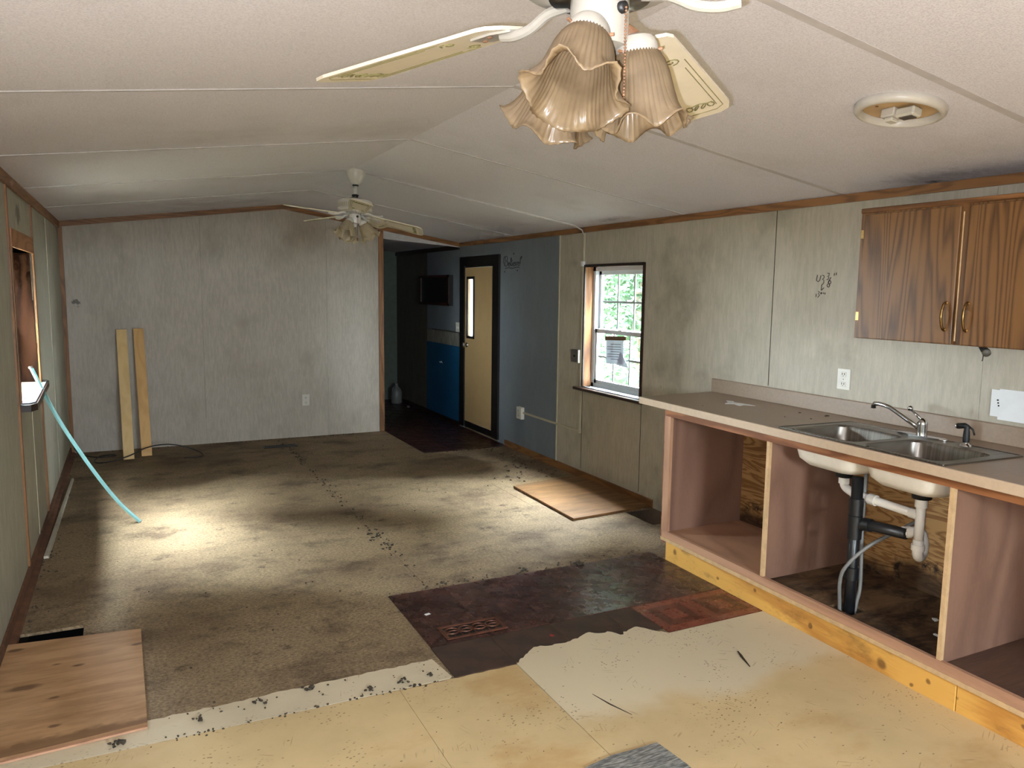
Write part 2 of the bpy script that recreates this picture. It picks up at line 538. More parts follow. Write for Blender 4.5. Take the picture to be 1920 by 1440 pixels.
# water-stained ply back
n = NT('stained_fir_back', .65, spec=.3)
g1 = n.noise(n.vec((2, .9, 5)), 1.8, 4, .5, .9)
t = n.math('ABSOLUTE', n.math('SUBTRACT', n.math('FRACT', n.math('MULTIPLY', g1, 10)), .5))
cc = n.mix(n.ramp(t, .05, .4), lin((140, 98, 56)), lin((184, 142, 90)))
sp_ = n.t.nodes.new('ShaderNodeSeparateXYZ')
n.t.links.new(n.tc.outputs['Object'], sp_.inputs[0])
wl = n.math('ADD', sp_.outputs['Z'], n.math('MULTIPLY', n.math('SUBTRACT', n.noise(n.vec(), 3.5, 4, .6), .5), .34))
cc = n.mix(n.ramp(wl, .18, .30, .9, 0), cc, lin((52, 34, 22)))
cc = n.mix(n.math('MULTIPLY', n.ramp(wl, .26, .34, 1, 0), n.ramp(n.noise(n.vec(), 8, 5, .7), .5, .62)), cc, lin((36, 24, 18)))
n.color(cc)
M_FIRBACK = n.m

M_LAM = plain('beige_laminate', (148, 126, 105), .4, var=.1, scale=60)
M_LAMEDGE = plain('pale_laminate_edge', (196, 171, 144), .38, var=.08, scale=40)
n = NT('brushed_steel', .3, 1.0)
n.color(n.mix(n.ramp(n.noise(n.vec((3, 120, 3)), 1, 3), .3, .7), lin((118, 112, 105)), lin((146, 140, 132))))
n.rough(n.ramp(n.noise(n.vec((6, 90, 6)), 1, 3), .3, .7, .34, .46))
M_STEEL = n.m
M_CHROME = plain('chrome', (200, 200, 200), .12, 1.0, var=.06)
M_BRASS = plain('antique_brass', (150, 116, 70), .3, 1.0, var=.4, scale=80)
M_UNDER = plain('white_sink_undercoat', (226, 214, 196), .7, var=.08)
M_ABS = plain('black_abs_pipe', (26, 26, 28), .35, var=.3, scale=40)
M_PVC = plain('white_pvc_pipe', (226, 218, 206), .35, var=.08)
M_HOSE = plain('grey_hose', (120, 118, 114), .5)
M_RUB = plain('black_rubber', (22, 21, 20), .5)
M_WHITEPL = plain('white_plastic_plate', (216, 210, 196), .4, var=.05)
M_BEIGEPL = plain('almond_raceway', (186, 176, 150), .45, var=.08)
M_GREYBOX = plain('grey_box', (92, 88, 80), .5)
M_SLOT = plain('dark_slot', (34, 30, 27), .9, spec=.05)
M_VINYL = plain('white_vinyl_frame', (228, 232, 236), .35, var=.03)
M_PAPER = plain('white_paper', (228, 228, 226), .8, var=.04)
def translucent(name, c, k):
    n = NT(name, .8)
    n.color(lin(c))
    t = n.t.nodes.new('ShaderNodeBsdfTranslucent')
    t.inputs['Color'].default_value = lin(c)
    x = n.t.nodes.new('ShaderNodeMixShader')
    x.inputs[0].default_value = k
    n.t.links.new(n.b.outputs[0], x.inputs[1])
    n.t.links.new(t.outputs[0], x.inputs[2])
    n.t.links.new(x.outputs[0], n.out.inputs['Surface'])
    return n.m
M_NOTICE = translucent('backlit_paper', (224, 228, 240), .4)
M_INK = plain('grey_print', (120, 120, 130), .8)
M_KRAFT = plain('brown_tape', (120, 92, 70), .7)
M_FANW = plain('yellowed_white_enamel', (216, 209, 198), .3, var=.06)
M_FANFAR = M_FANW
M_FANNEAR = plain('white_enamel_dimmed_for_flash', (166, 159, 147), .3, var=.06)  # same white enamel, darkened to offset the close flash
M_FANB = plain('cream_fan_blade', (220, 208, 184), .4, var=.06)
M_RUST = plain('rusty_fitting', (150, 106, 74), .55, var=.5, scale=60)
M_GREENLINE = plain('olive_scroll_print', (120, 112, 70), .6)
M_BLACKM = plain('black_metal', (24, 23, 22), .45)
M_TEAL = plain('aqua_pvc_strip', (150, 204, 202), .35, var=.06)
M_CABLE = plain('black_cable_sheath', (36, 32, 28), .5)
M_CRUMB = plain('dark_pad_crumb', (70, 60, 46), .9, var=.5, scale=60)
M_MARK = plain('dark_marker_ink', (40, 38, 40), .7)
M_DOOR = plain('tan_door_paint', (188, 156, 108), .5, var=.06, scale=5)
M_SILLW = plain('pale_painted_sill', (112, 120, 124), .25, var=.12, scale=20)
M_REG = plain('brown_register', (102, 62, 45), .4, .3, var=.3)
M_JUG = plain('white_jug_plastic', (112, 112, 108), .45)
M_LAMPBASE = plain('tan_fixture_pan', (206, 170, 118), .4, var=.15)
M_TWIG = plain('dark_splinter', (58, 44, 30), .8)

# ribbed grey mat
n = NT('grey_ribbed_mat', .8)
wv = n.noise(n.vec((22, 150, 10)), 1.0, 3, .6)
n.color(n.mix(n.ramp(wv, .35, .7), lin((84, 82, 78)), lin((150, 148, 140))))
n.bump(wv, .6, .004)
M_MAT = n.m

# frosted shade glass
def shade_glass(name, c0, c1):
    n = NT(name, .28)
    n.color(n.mix(n.ramp(n.noise(n.vec(), 30, 4, .6), .3, .7), lin(c0), lin(c1)))
    tr = n.t.nodes.new('ShaderNodeBsdfTranslucent')
    tr.inputs['Color'].default_value = lin((186, 156, 112))
    tp = n.t.nodes.new('ShaderNodeBsdfTransparent')
    tp.inputs['Color'].default_value = lin((235, 215, 180))
    m1 = n.t.nodes.new('ShaderNodeMixShader')
    m1.inputs[0].default_value = .3
    m2 = n.t.nodes.new('ShaderNodeMixShader')
    m2.inputs[0].default_value = .1
    n.t.links.new(n.b.outputs[0], m1.inputs[1])
    n.t.links.new(tr.outputs[0], m1.inputs[2])
    n.t.links.new(m1.outputs[0], m2.inputs[1])
    n.t.links.new(tp.outputs[0], m2.inputs[2])
    n.t.links.new(m2.outputs[0], n.out.inputs['Surface'])
    return n.m
M_SHADENEAR = shade_glass('amber_glass_dimmed_for_flash', (116, 98, 74), (138, 118, 91))  # near shades: glass colour darkened to offset the flash
M_SHADEFAR = shade_glass('frosted_glass_undimmed', (186, 172, 142), (204, 190, 160))  # lighter copy of the shade glass, without the flash darkening

def thin_glass(name, tint=(1, 1, 1), haze=0.0):
    n = NT(name, .02)
    tp = n.t.nodes.new('ShaderNodeBsdfTransparent')
    tp.inputs['Color'].default_value = tint + (1,)
    gl = n.t.nodes.new('ShaderNodeBsdfGlossy')
    gl.inputs['Roughness'].default_value = .02
    fr = n.t.nodes.new('ShaderNodeFresnel')
    fr.inputs['IOR'].default_value = 1.45
    mx = n.t.nodes.new('ShaderNodeMixShader')
    ge = n.t.nodes.new('ShaderNodeNewGeometry')
    n.t.links.new(n.math('MULTIPLY', fr.outputs[0], n.math('SUBTRACT', 1.0, ge.outputs['Backfacing'])), mx.inputs[0])
    n.t.links.new(tp.outputs[0], mx.inputs[1])
    n.t.links.new(gl.outputs[0], mx.inputs[2])
    last = mx
    if haze:
        tl = n.t.nodes.new('ShaderNodeBsdfTranslucent')
        tl.inputs['Color'].default_value = (.9, .9, .95, 1)
        m3 = n.t.nodes.new('ShaderNodeMixShader')
        m3.inputs[0].default_value = haze
        n.t.links.new(mx.outputs[0], m3.inputs[1])
        n.t.links.new(tl.outputs[0], m3.inputs[2])
        last = m3
    n.t.links.new(last.outputs[0], n.out.inputs['Surface'])
    return n.m
M_GLASS = thin_glass('window_glass', (.95, .98, .97))
M_FROST = thin_glass('frosted_glass', (.9, .9, .95), .8)
n = NT('leaf_green', .55)
n.color(n.mix(n.noise(n.vec(), 1.4, 3), lin((12, 32, 20)), lin((38, 64, 38))))
tl = n.t.nodes.new('ShaderNodeBsdfTranslucent')
tl.inputs['Color'].default_value = lin((34, 60, 28))
mx = n.t.nodes.new('ShaderNodeMixShader')
mx.inputs[0].default_value = .35
n.t.links.new(n.b.outputs[0], mx.inputs[1])
n.t.links.new(tl.outputs[0], mx.inputs[2])
n.t.links.new(mx.outputs[0], n.out.inputs['Surface'])
M_LEAF = n.m
M_BARK = plain('grey_bark', (92, 78, 64), .9, var=.4)
n = NT('lawn', .9)
n.color(n.mix(n.noise(n.vec(), 3, 5), lin((98, 98, 82)), lin((134, 128, 108))))
M_LAWN = n.m

for y_, z_, r_ in ((-.14, .045, .016), (.62, .085, .008), (.25, .05, .008), (-.35, .07, .007), (-.47, .06, .007), (-.28, .02, .006), (1.28, .075, .012), (.9, .05, .007), (-.72, .08, .008)):
    stain(M_PINE, (-.31, y_, z_), (.1, 1, 1), r_*1.9, (72, 34, 20), .02)
for x_, y_, r_ in ((-.13, .08, .032), (-.2, .46, .018), (.05, .2, .014), (.27, .31, .02), (-.02, -.05, .012), (.0, -.27, .012)):
    stain(M_PLY1, (x_, y_, 0), (.62, 1.5, 0), r_*1.5, (74, 46, 30), .02)
stain(M_PLY1, (0, -.385, 0), (.04, 1, 0), .06, (104, 74, 50), .06)

# ------------------------------------------------------------------ room shell
XL, XR, YB, YF = -0.549, 3.41, 8.252, -2.6
ZL, ZR, XP, ZP = 2.157, 2.109, 1.4585, 2.4213
YH = 10.57                       # end of the hall
def zc(x):
    return ZL + (x-XL)*(ZP-ZL)/(XP-XL) if x <= XP else ZR + (XR-x)*(ZP-ZR)/(XR-XP)
W1 = (4.70, 5.515, 0.785, 1.785)     # right window y0,y1,z0,z1
W2 = (4.90, 5.93, 0.945, 1.785)      # left window
D1 = (7.27, 8.09, 0.06, 1.85)        # door

def wall_boxes(g, axis, lo, hi, a0, a1, z0, z1, holes):
    """slab minus rectangular holes; axis is the wall normal"""
    ys = sorted({a0, a1, *[h[0] for h in holes], *[h[1] for h in holes]})
    for p, q in zip(ys, ys[1:]):
        segs = [(z0, z1)]
        for h in holes:
            if p >= h[0]-1e-6 and q <= h[1]+1e-6:
                new = []
                for s0, s1 in segs:
                    if h[2] > s0: new.append((s0, min(h[2], s1)))
                    if h[3] < s1: new.append((max(h[3], s0), s1))
                segs = new
        for s0, s1 in segs:
            if axis == 'x': g.box(lo, hi, p, q, s0, s1)
            else: g.box(p, q, lo, hi, s0, s1)
    return g

# --- floor
fl_ = struct(G().box(XL-.2, XR+.2, YF-.2, YH+.2, -.4, -.3).ob('floor', M_DIRT), 'worn bare subfloor of the long empty room', 'floor')
def panel_floor(x0, x1, y0, y1, holes=()):
    g = G()
    xs = sorted({x0, x1, *[h[0] for h in holes], *[h[1] for h in holes]})
    for p, q in zip(xs, xs[1:]):
        segs = [(y0, y1)]
        for h in holes:
            if p >= h[0]-1e-6 and q <= h[1]+1e-6:
                new = []
                for s0, s1 in segs:
                    if h[2] > s0: new.append((s0, h[2]))
                    if h[3] < s1: new.append((h[3], s1))
                segs = new
        for s0, s1 in segs:
            g.box(p, q, s0, s1, -.014, 0)
    return g.ob('subfloor_panel', M_PART, fl_)
e = .0012
panel_floor(XL, 1.37-e, 2.5, 4.9-e, [(XL, -.25, 2.95, 3.985)])
panel_floor(1.37+e, XR, 2.5, 4.9-e, [(3.16, XR, 4.16, 4.52)])
panel_floor(XL, 1.37-e, 4.9+e, 7.35-e)
panel_floor(1.37+e, 2.62-e, 4.9+e, 7.35-e)
panel_floor(2.62+e, XR, 4.9+e, 7.35-e)
panel_floor(XL, 1.37-e, 7.35+e, YB+.1)
panel_floor(1.37+e, XR, 7.35+e, YB+.1)
panel_floor(XL, XR, YF, 2.5-e)
panel_floor(2.4, XR, YB+.1, YH+.1)
# ragged edge of splintered board around the hole beside the cabinet
# cream underlay sheets with torn edges
def torn(a, b, nn, amp):
    out = []
    for k in range(nn+1):
        t = k/nn
        j = random.uniform(-amp, amp) if 0 < k < nn else 0
        out.append((a[0]+(b[0]-a[0])*t, a[1]+(b[1]-a[1])*t+j))
    return out
def sheet(name, poly, z1, mat):
    return G().prism(poly, 0.0002, z1, 'z').ob(name, mat, fl_)
sheet('underlay_sheet', [(XL, YF), (.90, YF), (.90, 2.783), (.4, 2.792), (-.32, 2.802), (XL, 2.806)], .004, M_CREAM)
sheet('underlay_sheet', [(.9015, YF), (1.42, YF), (1.418, 2.775)] + torn((1.40, 2.778), (.9015, 2.783), 14, .006), .004, M_CREAM)
jag = [(2.79, 2.752), (2.205, 2.749)] + torn((2.19, 2.765), (2.15, 2.805), 4, .006) + torn((2.13, 2.84), (2.095, 2.872), 3, .008) + torn((2.06, 2.86), (1.985, 2.828), 5, .01) + torn((1.965, 2.87), (1.85, 2.912), 7, .012) + torn((1.80, 2.89), (1.71, 2.865), 6, .01) + torn((1.66, 2.875), (1.56, 2.888), 6, .01) + torn((1.52, 2.86), (1.4215, 2.783), 8, .01)
sheet('underlay_sheet', [(1.4215, YF), (2.79, YF)] + jag, .004, M_CREAM2)
sheet('underlay_strip', [(XL, 2.812), (1.115, 2.788)] + torn((1.13, 2.80), (1.108, 2.974), 7, .004) + torn((1.10, 2.974), (.0, 2.966), 40, .007) + [(XL, 2.965)], .0035, M_CREAM3)

# parquet tiles
T = .305
def tile_mesh(wx, wy, mat, name='parquet_tile', h=.005):
    return G().box(.001, wx-.001, .001, wy-.001, .0004, h).ob(name, mat, fl_)
base = {}
def tile(x, y, wx, wy, mat, h=.005):
    k = (round(wx, 3), round(wy, 3), mat.name, h)
    if k not in base:
        base[k] = tile_mesh(wx, wy, mat, h=h)
        o = base[k]
    else:
        o = link_copy(base[k], fl_)
    o.location = (x, y, 0)
    return o
for j in range(2):
    for i in range(6):
        x = 1.141 + i*T
        wx = min(T, 2.80-x)
        tile(x, 3.074+j*(T+.012), wx, T+.012, M_PQ)
tile(1.137, 2.786, .287, .286, M_TILEBACK, .0045)
for x0, x1, y0 in ((1.426, 1.74, 2.80), (1.742, 2.045, 2.80), (2.047, 2.207, 2.80)):
    tile(x0, y0, x1-x0, 3.072-y0, M_TILEBACK, .003)
tile(2.21, 2.757, .29, .315, M_PQRED)
tile(2.501, 2.757, .29, .315, M_PQRED)
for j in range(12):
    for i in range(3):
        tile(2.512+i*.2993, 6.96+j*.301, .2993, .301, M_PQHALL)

# --- walls
g = G()
wall_boxes(g, 'x', XR+.008, XR+.12, YF, YH+.15, -.4, 2.5, [W1, D1])
wr = struct(g.ob('wall_right', M_BACK), 'long right wall of grey-beige and slate-blue panels', 'wall')
e = .0008
def wpan(y0, y1, z0, z1, mat, holes=()):
    g = G()
    wall_boxes(g, 'x', XR, XR+.0079, y0+e, y1-e, z0, z1, list(holes))
    return g.ob('wall_panel', mat, wr)
z1 = ZR
for a, b in ((YF, .86), (.86, 2.139), (2.139, 3.42), (3.42, 4.685)):
    wpan(a, b, 0, z1, M_WALLR)
wpan(4.685, 5.52, W1[3], z1, M_WALLR)
wpan(4.685, 5.52, 0, W1[2], M_WALLR)
wpan(5.52, 5.95, 0, z1, M_WALLR)
wpan(5.95, 7.19, 0, z1, M_BLUE)
wpan(7.19, 8.06, D1[3], z1, M_BLUE)
wpan(8.06, 9.32, 0, z1, M_BLUE, [(8.06, 8.09, 0, D1[3])])
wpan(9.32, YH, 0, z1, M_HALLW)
G().box(XR-.006, XR, 5.943, 5.958, .06, ZR-.04).ob('batten', M_BEIGEPL, wr)
for yy in (3.42, 4.685, 5.525):
    lo_, hi_ = (.08, W1[2]-.03) if yy > 4 else (1.04, ZR-.04)
    G().box(XR-.0015, XR+.001, yy-.0018, yy+.0018, lo_, hi_).ob('seam_bead', M_SLOT, wr)

g = G()
wall_boxes(g, 'x', XL-.155, XL-.008, YF, YB+.1, -.4, 2.5, [W2])
wl_ = struct(g.ob('wall_left', M_BACK), 'long left wall of greenish-grey panels with brown battens', 'wall')
def lpan(y0, y1, z0, z1, mat=M_WALLL):
    G().box(XL-.0079, XL, y0+e, y1-e, z0, z1).ob('wall_panel', mat, wl_)
for a, b in ((YF, -.2), (-.2, 1.1), (1.1, 2.35), (2.35, 3.6), (3.6, 4.80)):
    lpan(a, b, 0, ZL)
lpan(4.80, 5.95, W2[3], ZL)
lpan(4.80, 5.40, 0, W2[2])
lpan(5.40, 5.95, 0, W2[2])
lpan(5.95, 6.99, 0, ZL)
lpan(6.99, YB, 0, ZL)
lpan(4.80, 4.90, W2[2], W2[3])
for yy in (4.80, 5.955):
    G().box(XL, XL+.010, yy-.016, yy+.016, .04, ZL-.05).ob('batten', M_TRIMZ, wl_)
for yy in (6.99, 5.40):
    G().box(XL-.001, XL+.003, yy-.006, yy+.006, .04, ZL-.05 if yy > 6 else .86).ob('seam_bead', M_BEIGEPL, wl_)

g = G()
def gable(x0, x1, zb):
    P = [(x0, zb), (x1, zb), (x1, zc(x1))]
    if x0 < XP < x1: P.append((XP, ZP))
    P.append((x0, zc(x0)))
    return P
g.prism(gable(XL-.1, 2.511, -.4), YB+.008, YB+.1, 'y')
wb_ = struct(g.ob('wall_back', M_BACK), 'pale grey panelled end wall with a low gable top', 'wall')
for a, b in ((XL, .655), (.655, 1.89), (1.89, 2.457)):
    G().prism(gable(a+e, b-e, 0), YB, YB+.0079, 'y').ob('wall_panel', M_WALLB, wb_)
# header over the hall opening, hall walls and ceiling
wh = struct(G().prism([(2.511, 2.150), (XR, 2.088), (XR, zc(XR)), (2.511, zc(2.511))], YB, YB+.1, 'y').ob('wall_header', M_STRIP), 'white triangular header above the hall opening', 'wall')
G().prism([(2.511, 2.120), (XR, 2.060), (XR, 2.088), (2.511, 2.150)], YB-.004, YB+.02, 'y').ob('header_strip', M_STRIP, wh)
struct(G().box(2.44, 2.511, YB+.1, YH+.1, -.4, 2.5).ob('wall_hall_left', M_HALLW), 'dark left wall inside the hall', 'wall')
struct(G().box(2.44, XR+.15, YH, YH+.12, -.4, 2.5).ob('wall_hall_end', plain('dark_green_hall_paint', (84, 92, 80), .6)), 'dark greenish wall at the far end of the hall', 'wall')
struct(G().prism([(2.44, 2.155), (XR+.1, 2.085), (XR+.1, 2.16), (2.44, 2.23)], YB+.1, YH+.1, 'y').ob('ceiling_hall', M_CEIL), 'low white ceiling inside the dark hall', 'ceiling')
g = G()
WF = (.5, 1.3, 1.15, 1.85)
wall_boxes(g, 'y', YF-.15, YF, XL-.2, XR+.15, -.4, 2.5, [WF])
wf = struct(g.ob('wall_front', M_WALLL), 'wall behind the viewpoint with an added wide window', 'wall')

# --- ceiling
g = G()
for x0, x1 in ((XL-.16, XP), (XP, XR+.14)):
    g.prism([(x0, zc(x0)+.012), (x1, zc(x1)+.012), (x1, zc(x1)+.12), (x0, zc(x0)+.12)], YF-.2, YH+.2, 'y')
ce = struct(g.ob('ceiling', M_BACK), 'low white stippled ceiling with a shallow central ridge', 'ceiling')
SE = [YF, -.85, .43, 1.71, 2.96, 4.255, 5.55, 6.85, YB]
for a, b in zip(SE, SE[1:]):
    for x0, x1 in ((XL, XP), (XP, XR)):
        G().prism([(x0, zc(x0)), (x1, zc(x1)), (x1, zc(x1)+.0118), (x0, zc(x0)+.0118)], a+.001, b-.001, 'y').ob('ceiling_panel', M_CEIL, ce)
for yy in SE[1:-1]:
    for x0, x1 in ((XL, XP), (XP, XR)):
        taped = x0 == XP and yy < 3
        wd, th, sm_ = (.017, .001, M_TAPE) if taped else (.007, .004, M_STRIP)
        G().prism([(x0, zc(x0)-th), (x1, zc(x1)-th), (x1, zc(x1)), (x0, zc(x0))], yy-wd, yy+wd, 'y').ob('seam_tape' if taped else 'seam_strip', sm_, ce)

# --- trims
def tr_(name, g, mat, label):
    return struct(g.ob(name, mat), label, 'trim')
tr_('trim_1', G().box(XR-.014, XR, YF, YB, ZR-.044, ZR-.001), M_TRIM, 'brown cornice strip along the right wall')
tr_('trim_2', G().box(XL, XL+.014, YF, YB, ZL-.062, ZL), M_TRIM, 'brown cornice strip along the left wall')
tr_('trim_3', G().prism([(XL, ZL-.05), (XP, ZP-.045), (XP, ZP), (XL, ZL)], YB-.014, YB, 'y'), M_TRIMX, 'brown trim along the left slope of the end wall')
tr_('trim_4', G().prism([(XP, ZP-.045), (XR, ZR-.045), (XR, ZR), (XP, ZP)], YB-.014, YB, 'y'), M_TRIMX, 'brown trim along the right slope of the end wall')
tr_('trim_5', G().box(XL, XL+.034, YB-.03, YB, 0, ZL-.05), M_TRIMZ, 'brown corner strip between left and end wall')
tr_('trim_6', G().box(2.457, 2.511, YB-.012, YB+.1, 0, zc(2.48)-.045), M_TRIMZ, 'brown post at the edge of the hall opening')
struct(G().box(XR-.014, XR, 4.50, 7.0, 0, .062).ob('baseboard_right', M_TRIM), 'brown baseboard along the right wall', 'baseboard')
struct(G().prism([(XL, .0), (XL+.045, .0), (XL+.04, .012), (XL+.014, .016), (XL+.012, .06), (XL, .06)], YF, YB-.03, 'y').ob('baseboard_left', plain('worn_brown_baseboard', (112, 72, 48), .7, var=.4)), 'worn brown baseboard along the left wall', 'baseboard')
struct(G().box(XR-.012, XR, 8.2, YH, 0, .05).ob('baseboard_hall', M_DARKTRIM), 'dark baseboard along the hall wall', 'baseboard')
tr_('trim_7', G().box(XR-.02, XR, YB, YH, 2.035, 2.082), M_DARKTRIM, 'dark cornice strip along the hall wall')

# ------------------------------------------------------------------ right window
wn = thing('window_1', 'white double-hung window with muntins in a raw pine reveal', 'window', (XR, 5.1, W1[2]), kind='structure')
y0, y1, zz0, zz1 = W1
xa = XR+.12
for nm, a in (('jamb', (XR-.002, xa, y1-.001, y1+.018, zz0, zz1)), ('jamb', (XR-.002, xa, y0-.018, y0+.001, zz0, zz1)), ('jamb', (XR-.002, xa, y0, y1, zz1-.001, zz1+.018))):
    G().box(*a).ob(nm, M_JAMB, wn)
for a in ((XR-.01, XR, y1-.004, y1+.016, zz0, zz1+.016), (XR-.01, XR, y0-.016, y0+.008, zz0-.02, zz1+.016), (XR-.01, XR, y0, y1, zz1-.004, zz1+.018)):
    G().box(*a).ob('casing', M_DARKTRIM, wn)
sl = G().box(XR-.055, xa, y0-.075, y1+.085, zz0-.028, zz0-.004).ob('sill', M_DARKTRIM, wn, bevel=.004)
G().box(XR-.01, xa-.005, y0+.002, y1-.002, zz0-.004, zz0+.003).ob('sill_top', M_SILLW, sl, local=False)
xf = XR+.075
g = G()
for a in ((y0+.001, y0+.036, zz0, zz1), (y1-.036, y1-.001, zz0, zz1), (y0, y1, zz0, zz0+.035), (y0, y1, zz1-.035, zz1)):
    g.box(xf, xf+.06, *a)
g.ob('frame', M_VINYL, wn)
def sash(x, zlo, zhi, t=.034):
    yy0, yy1 = y0+.036, y1-.036
    g = G()
    for a in ((yy0, yy0+t, zlo, zhi), (yy1-t, yy1, zlo, zhi), (yy0, yy1, zlo, zlo+t), (yy0, yy1, zhi-t, zhi)):
        g.box(x, x+.026, *a)
    s = g.ob('sash', M_VINYL, wn)
    G().box(x+.010, x+.015, yy0+t, yy1-t, zlo+t, zhi-t).ob('pane', M_GLASS, s)
    for k in (1, 2):
        ym = yy0+t+(yy1-yy0-2*t)*k/3
        G().box(x+.016, x+.022, ym-.009, ym+.009, zlo+t, zhi-t).ob('muntin', M_VINYL, s)
    zm = (zlo+zhi)/2
    G().box(x+.0165, x+.0225, yy0+t, yy1-t, zm-.009, zm+.009).ob('muntin', M_VINYL, s)
    return s
s1 = sash(xf+.006, zz0+.03, 1.275)
s2 = sash(xf+.036, 1.245, zz1-.03)
G().box(xf, xf+.012, 5.08, 5.13, 1.272, 1.282).ob('sash_lock', M_VINYL, s1)

# paper notice taped inside the glass
nt = thing('paper_notice', 'printed paper notice taped to the lower window pane', 'notice', (xf+.002, 5.16, 1.0))
rx = Matrix.Rotation(-.05, 3, 'X')
nb = G().box(xf+.003, xf+.0045, 5.05, 5.30, 1.005, 1.20, rx).ob('sheet', M_NOTICE, nt)
G().box(xf+.0015, xf+.003, 5.02, 5.315, 1.196, 1.228, rx).ob('tape', M_KRAFT, nt)
for k in range(7):
    wdt = .2 if k % 3 else .15
    G().box(xf+.002, xf+.003, 5.08+.01*random.random(), 5.08+wdt, 1.165-.02*k-.004, 1.165-.02*k+.001, rx, (xf, 5.17, 1.1)).ob('print_line', M_INK, nb)
G().prism([(5.09, 1.12), (4.97, .99), (5.14, 1.0)], xf+.0005, xf+.0015, 'x').ob('folded_corner', M_NOTICE, nt)

# ------------------------------------------------------------------ left window
wn2 = thing('window_2', 'narrow-looking window recess with rough reddish boards and a pale sill', 'window', (XL, 5.4, W2[2]), kind='structure')
y0, y1, zz0, zz1 = W2
xb = XL-.15
for y_, h in ((0, zz0), (1, 1.20), (2, 1.48)):
    G().box(xb, XL-.004-.004*y_, y1-.001, y1+.02, h, (1.20, 1.48, zz1)[y_]).ob('reveal_board', M_ROUGH, wn2)
G().box(xb, XL, y0-.02, y0, zz0, zz1).ob('reveal_board', M_ROUGH, wn2)
G().box(xb, XL, y0, y1, zz1, zz1+.02).ob('reveal_board', M_ROUGH, wn2)
G().box(XL, XL+.012, y0-.03, y1+.005, zz1-.002, zz1+.095).ob('header_board', M_HEAD, wn2)
G().box(XL, XL+.010, y1-.012, y1+.02, zz0, zz1).ob('casing', M_TRIMZ, wn2)
G().box(XL, XL+.010, y0-.05, y0, zz0, zz1).ob('casing', M_TRIMZ, wn2)
sl2 = G().prism([(xb, y0-.02), (XL+.05, y0-.02), (XL+.075, y0+.05), (XL+.04, y1+.18), (XL, y1+.18), (XL, y1), (xb, y1)], zz0-.05, zz0-.012, 'z').ob('sill', M_DARKTRIM, wn2)
G().prism([(xb, y0+.01), (XL+.045, y0+.01), (XL+.065, y0+.06), (XL+.032, y1+.15), (XL+.002, y1+.15), (XL+.002, y1-.004), (xb, y1-.004)], zz0-.012, zz0-.004, 'z').ob('sill_top', M_SILLW, sl2)
g = G()
xf2 = xb
for a in ((y0, y0+.04, zz0, zz1), (y1-.04, y1, zz0, zz1), (y0, y1, zz0, zz0+.04), (y0, y1, zz1-.04, zz1), (y0, y1, 1.34, 1.37)):
    g.box(xf2, xf2+.03, *a)
g.ob('frame', M_VINYL, wn2)
for a, b in ((zz0+.04, 1.34), (1.37, zz1-.04)):
    G().box(xf2+.02, xf2+.025, y0+.04, y1-.04, a, b).ob('pane', M_GLASS, wn2)

sh_ = tag(G().box(XL-.70, XL-.157, 4.80, 4.825, .85, 1.90).ob('daylight_blocker', M_DARKTRIM), 'added unseen daylight shutter outside the left window', 'blocker')  # unseen board added to keep skylight off the far reveal
# unseen window behind the viewpoint, added to shape the daylight
wn3 = thing('window_added', 'added wide window, unseen, in the wall behind the viewpoint', 'window', (1.0, YF, WF[2]), kind='structure')
g = G()
for a in ((WF[0], WF[0]+.04, WF[2], WF[3]), (WF[1]-.04, WF[1], WF[2], WF[3]), (.88, .92, WF[2], WF[3])):
    g.box(a[0], a[1], YF-.1, YF-.04, a[2], a[3])
for a in ((WF[2], WF[2]+.04), (WF[3]-.04, WF[3])):
    g.box(WF[0], WF[1], YF-.1, YF-.04, a[0], a[1])
g.ob('frame', M_VINYL, wn3)
for a, b in ((.54, .88), (.92, 1.26)):
    G().box(a, b, YF-.075, YF-.07, WF[2]+.04, WF[3]-.04).ob('pane', M_GLASS, wn3)

# ------------------------------------------------------------------ exterior door in the hall
dr = thing('door_1', 'tan door with a narrow glass light and black casing beside the blue wall', 'door', (XR, 7.68, 0), kind='structure')
g = G()
LY0, LY1, LZ0, LZ1 = 7.81, 7.965, 1.065, 1.705
wall_boxes(g, 'x', XR-.012, XR+.03, 7.315, 8.055, .10, 1.825, [(LY0, LY1, LZ0, LZ1)])
ds = g.ob('door_slab', M_DOOR, dr)
g = G()
for a in ((LY0-.022, LY0+.006, LZ0-.022, LZ1+.022), (LY1-.006, LY1+.022, LZ0-.022, LZ1+.022), (LY0, LY1, LZ0-.022, LZ0+.006), (LY0, LY1, LZ1-.006, LZ1+.022)):
    g.box(XR-.022, XR-.012, *a)
g.ob('light_frame', M_BLACKTRIM, ds)
G().box(XR+.008, XR+.013, LY0, LY1, LZ0, LZ1).ob('pane', M_FROST, ds)
for a in ((7.16, 7.31, .03, 1.84), (8.06, 8.19, .03, 1.84), (7.16, 8.19, 1.84, 1.945)):
    G().box(XR-.022, XR+.002, *a).ob('casing', M_BLACKTRIM, dr)
for a in ((7.27, 7.312, .06, 1.85), (8.058, 8.09, .06, 1.85), (7.27, 8.09, 1.828, 1.85), (7.27, 8.09, .03, .097)):
    G().box(XR-.01, XR+.14, *a).ob('jamb', M_BLACKTRIM, dr)
kb = G().lathe([(.001, 0), (.027, .002), (.03, .012), (.022, .03), (.012, .036), (.012, .05), (.028, .052), (.028, .056), (.001, .057)], 16, Matrix.Translation((XR-.068, 8.0, .965)) @ Matrix.Rotation(PI/2, 4, 'Y')).ob('knob', M_CHROME, dr, True)
for z in (.35, .98, 1.6):
    G().box(XR-.018, XR-.008, 7.306, 7.318, z, z+.09).ob('hinge', M_CHROME, dr)

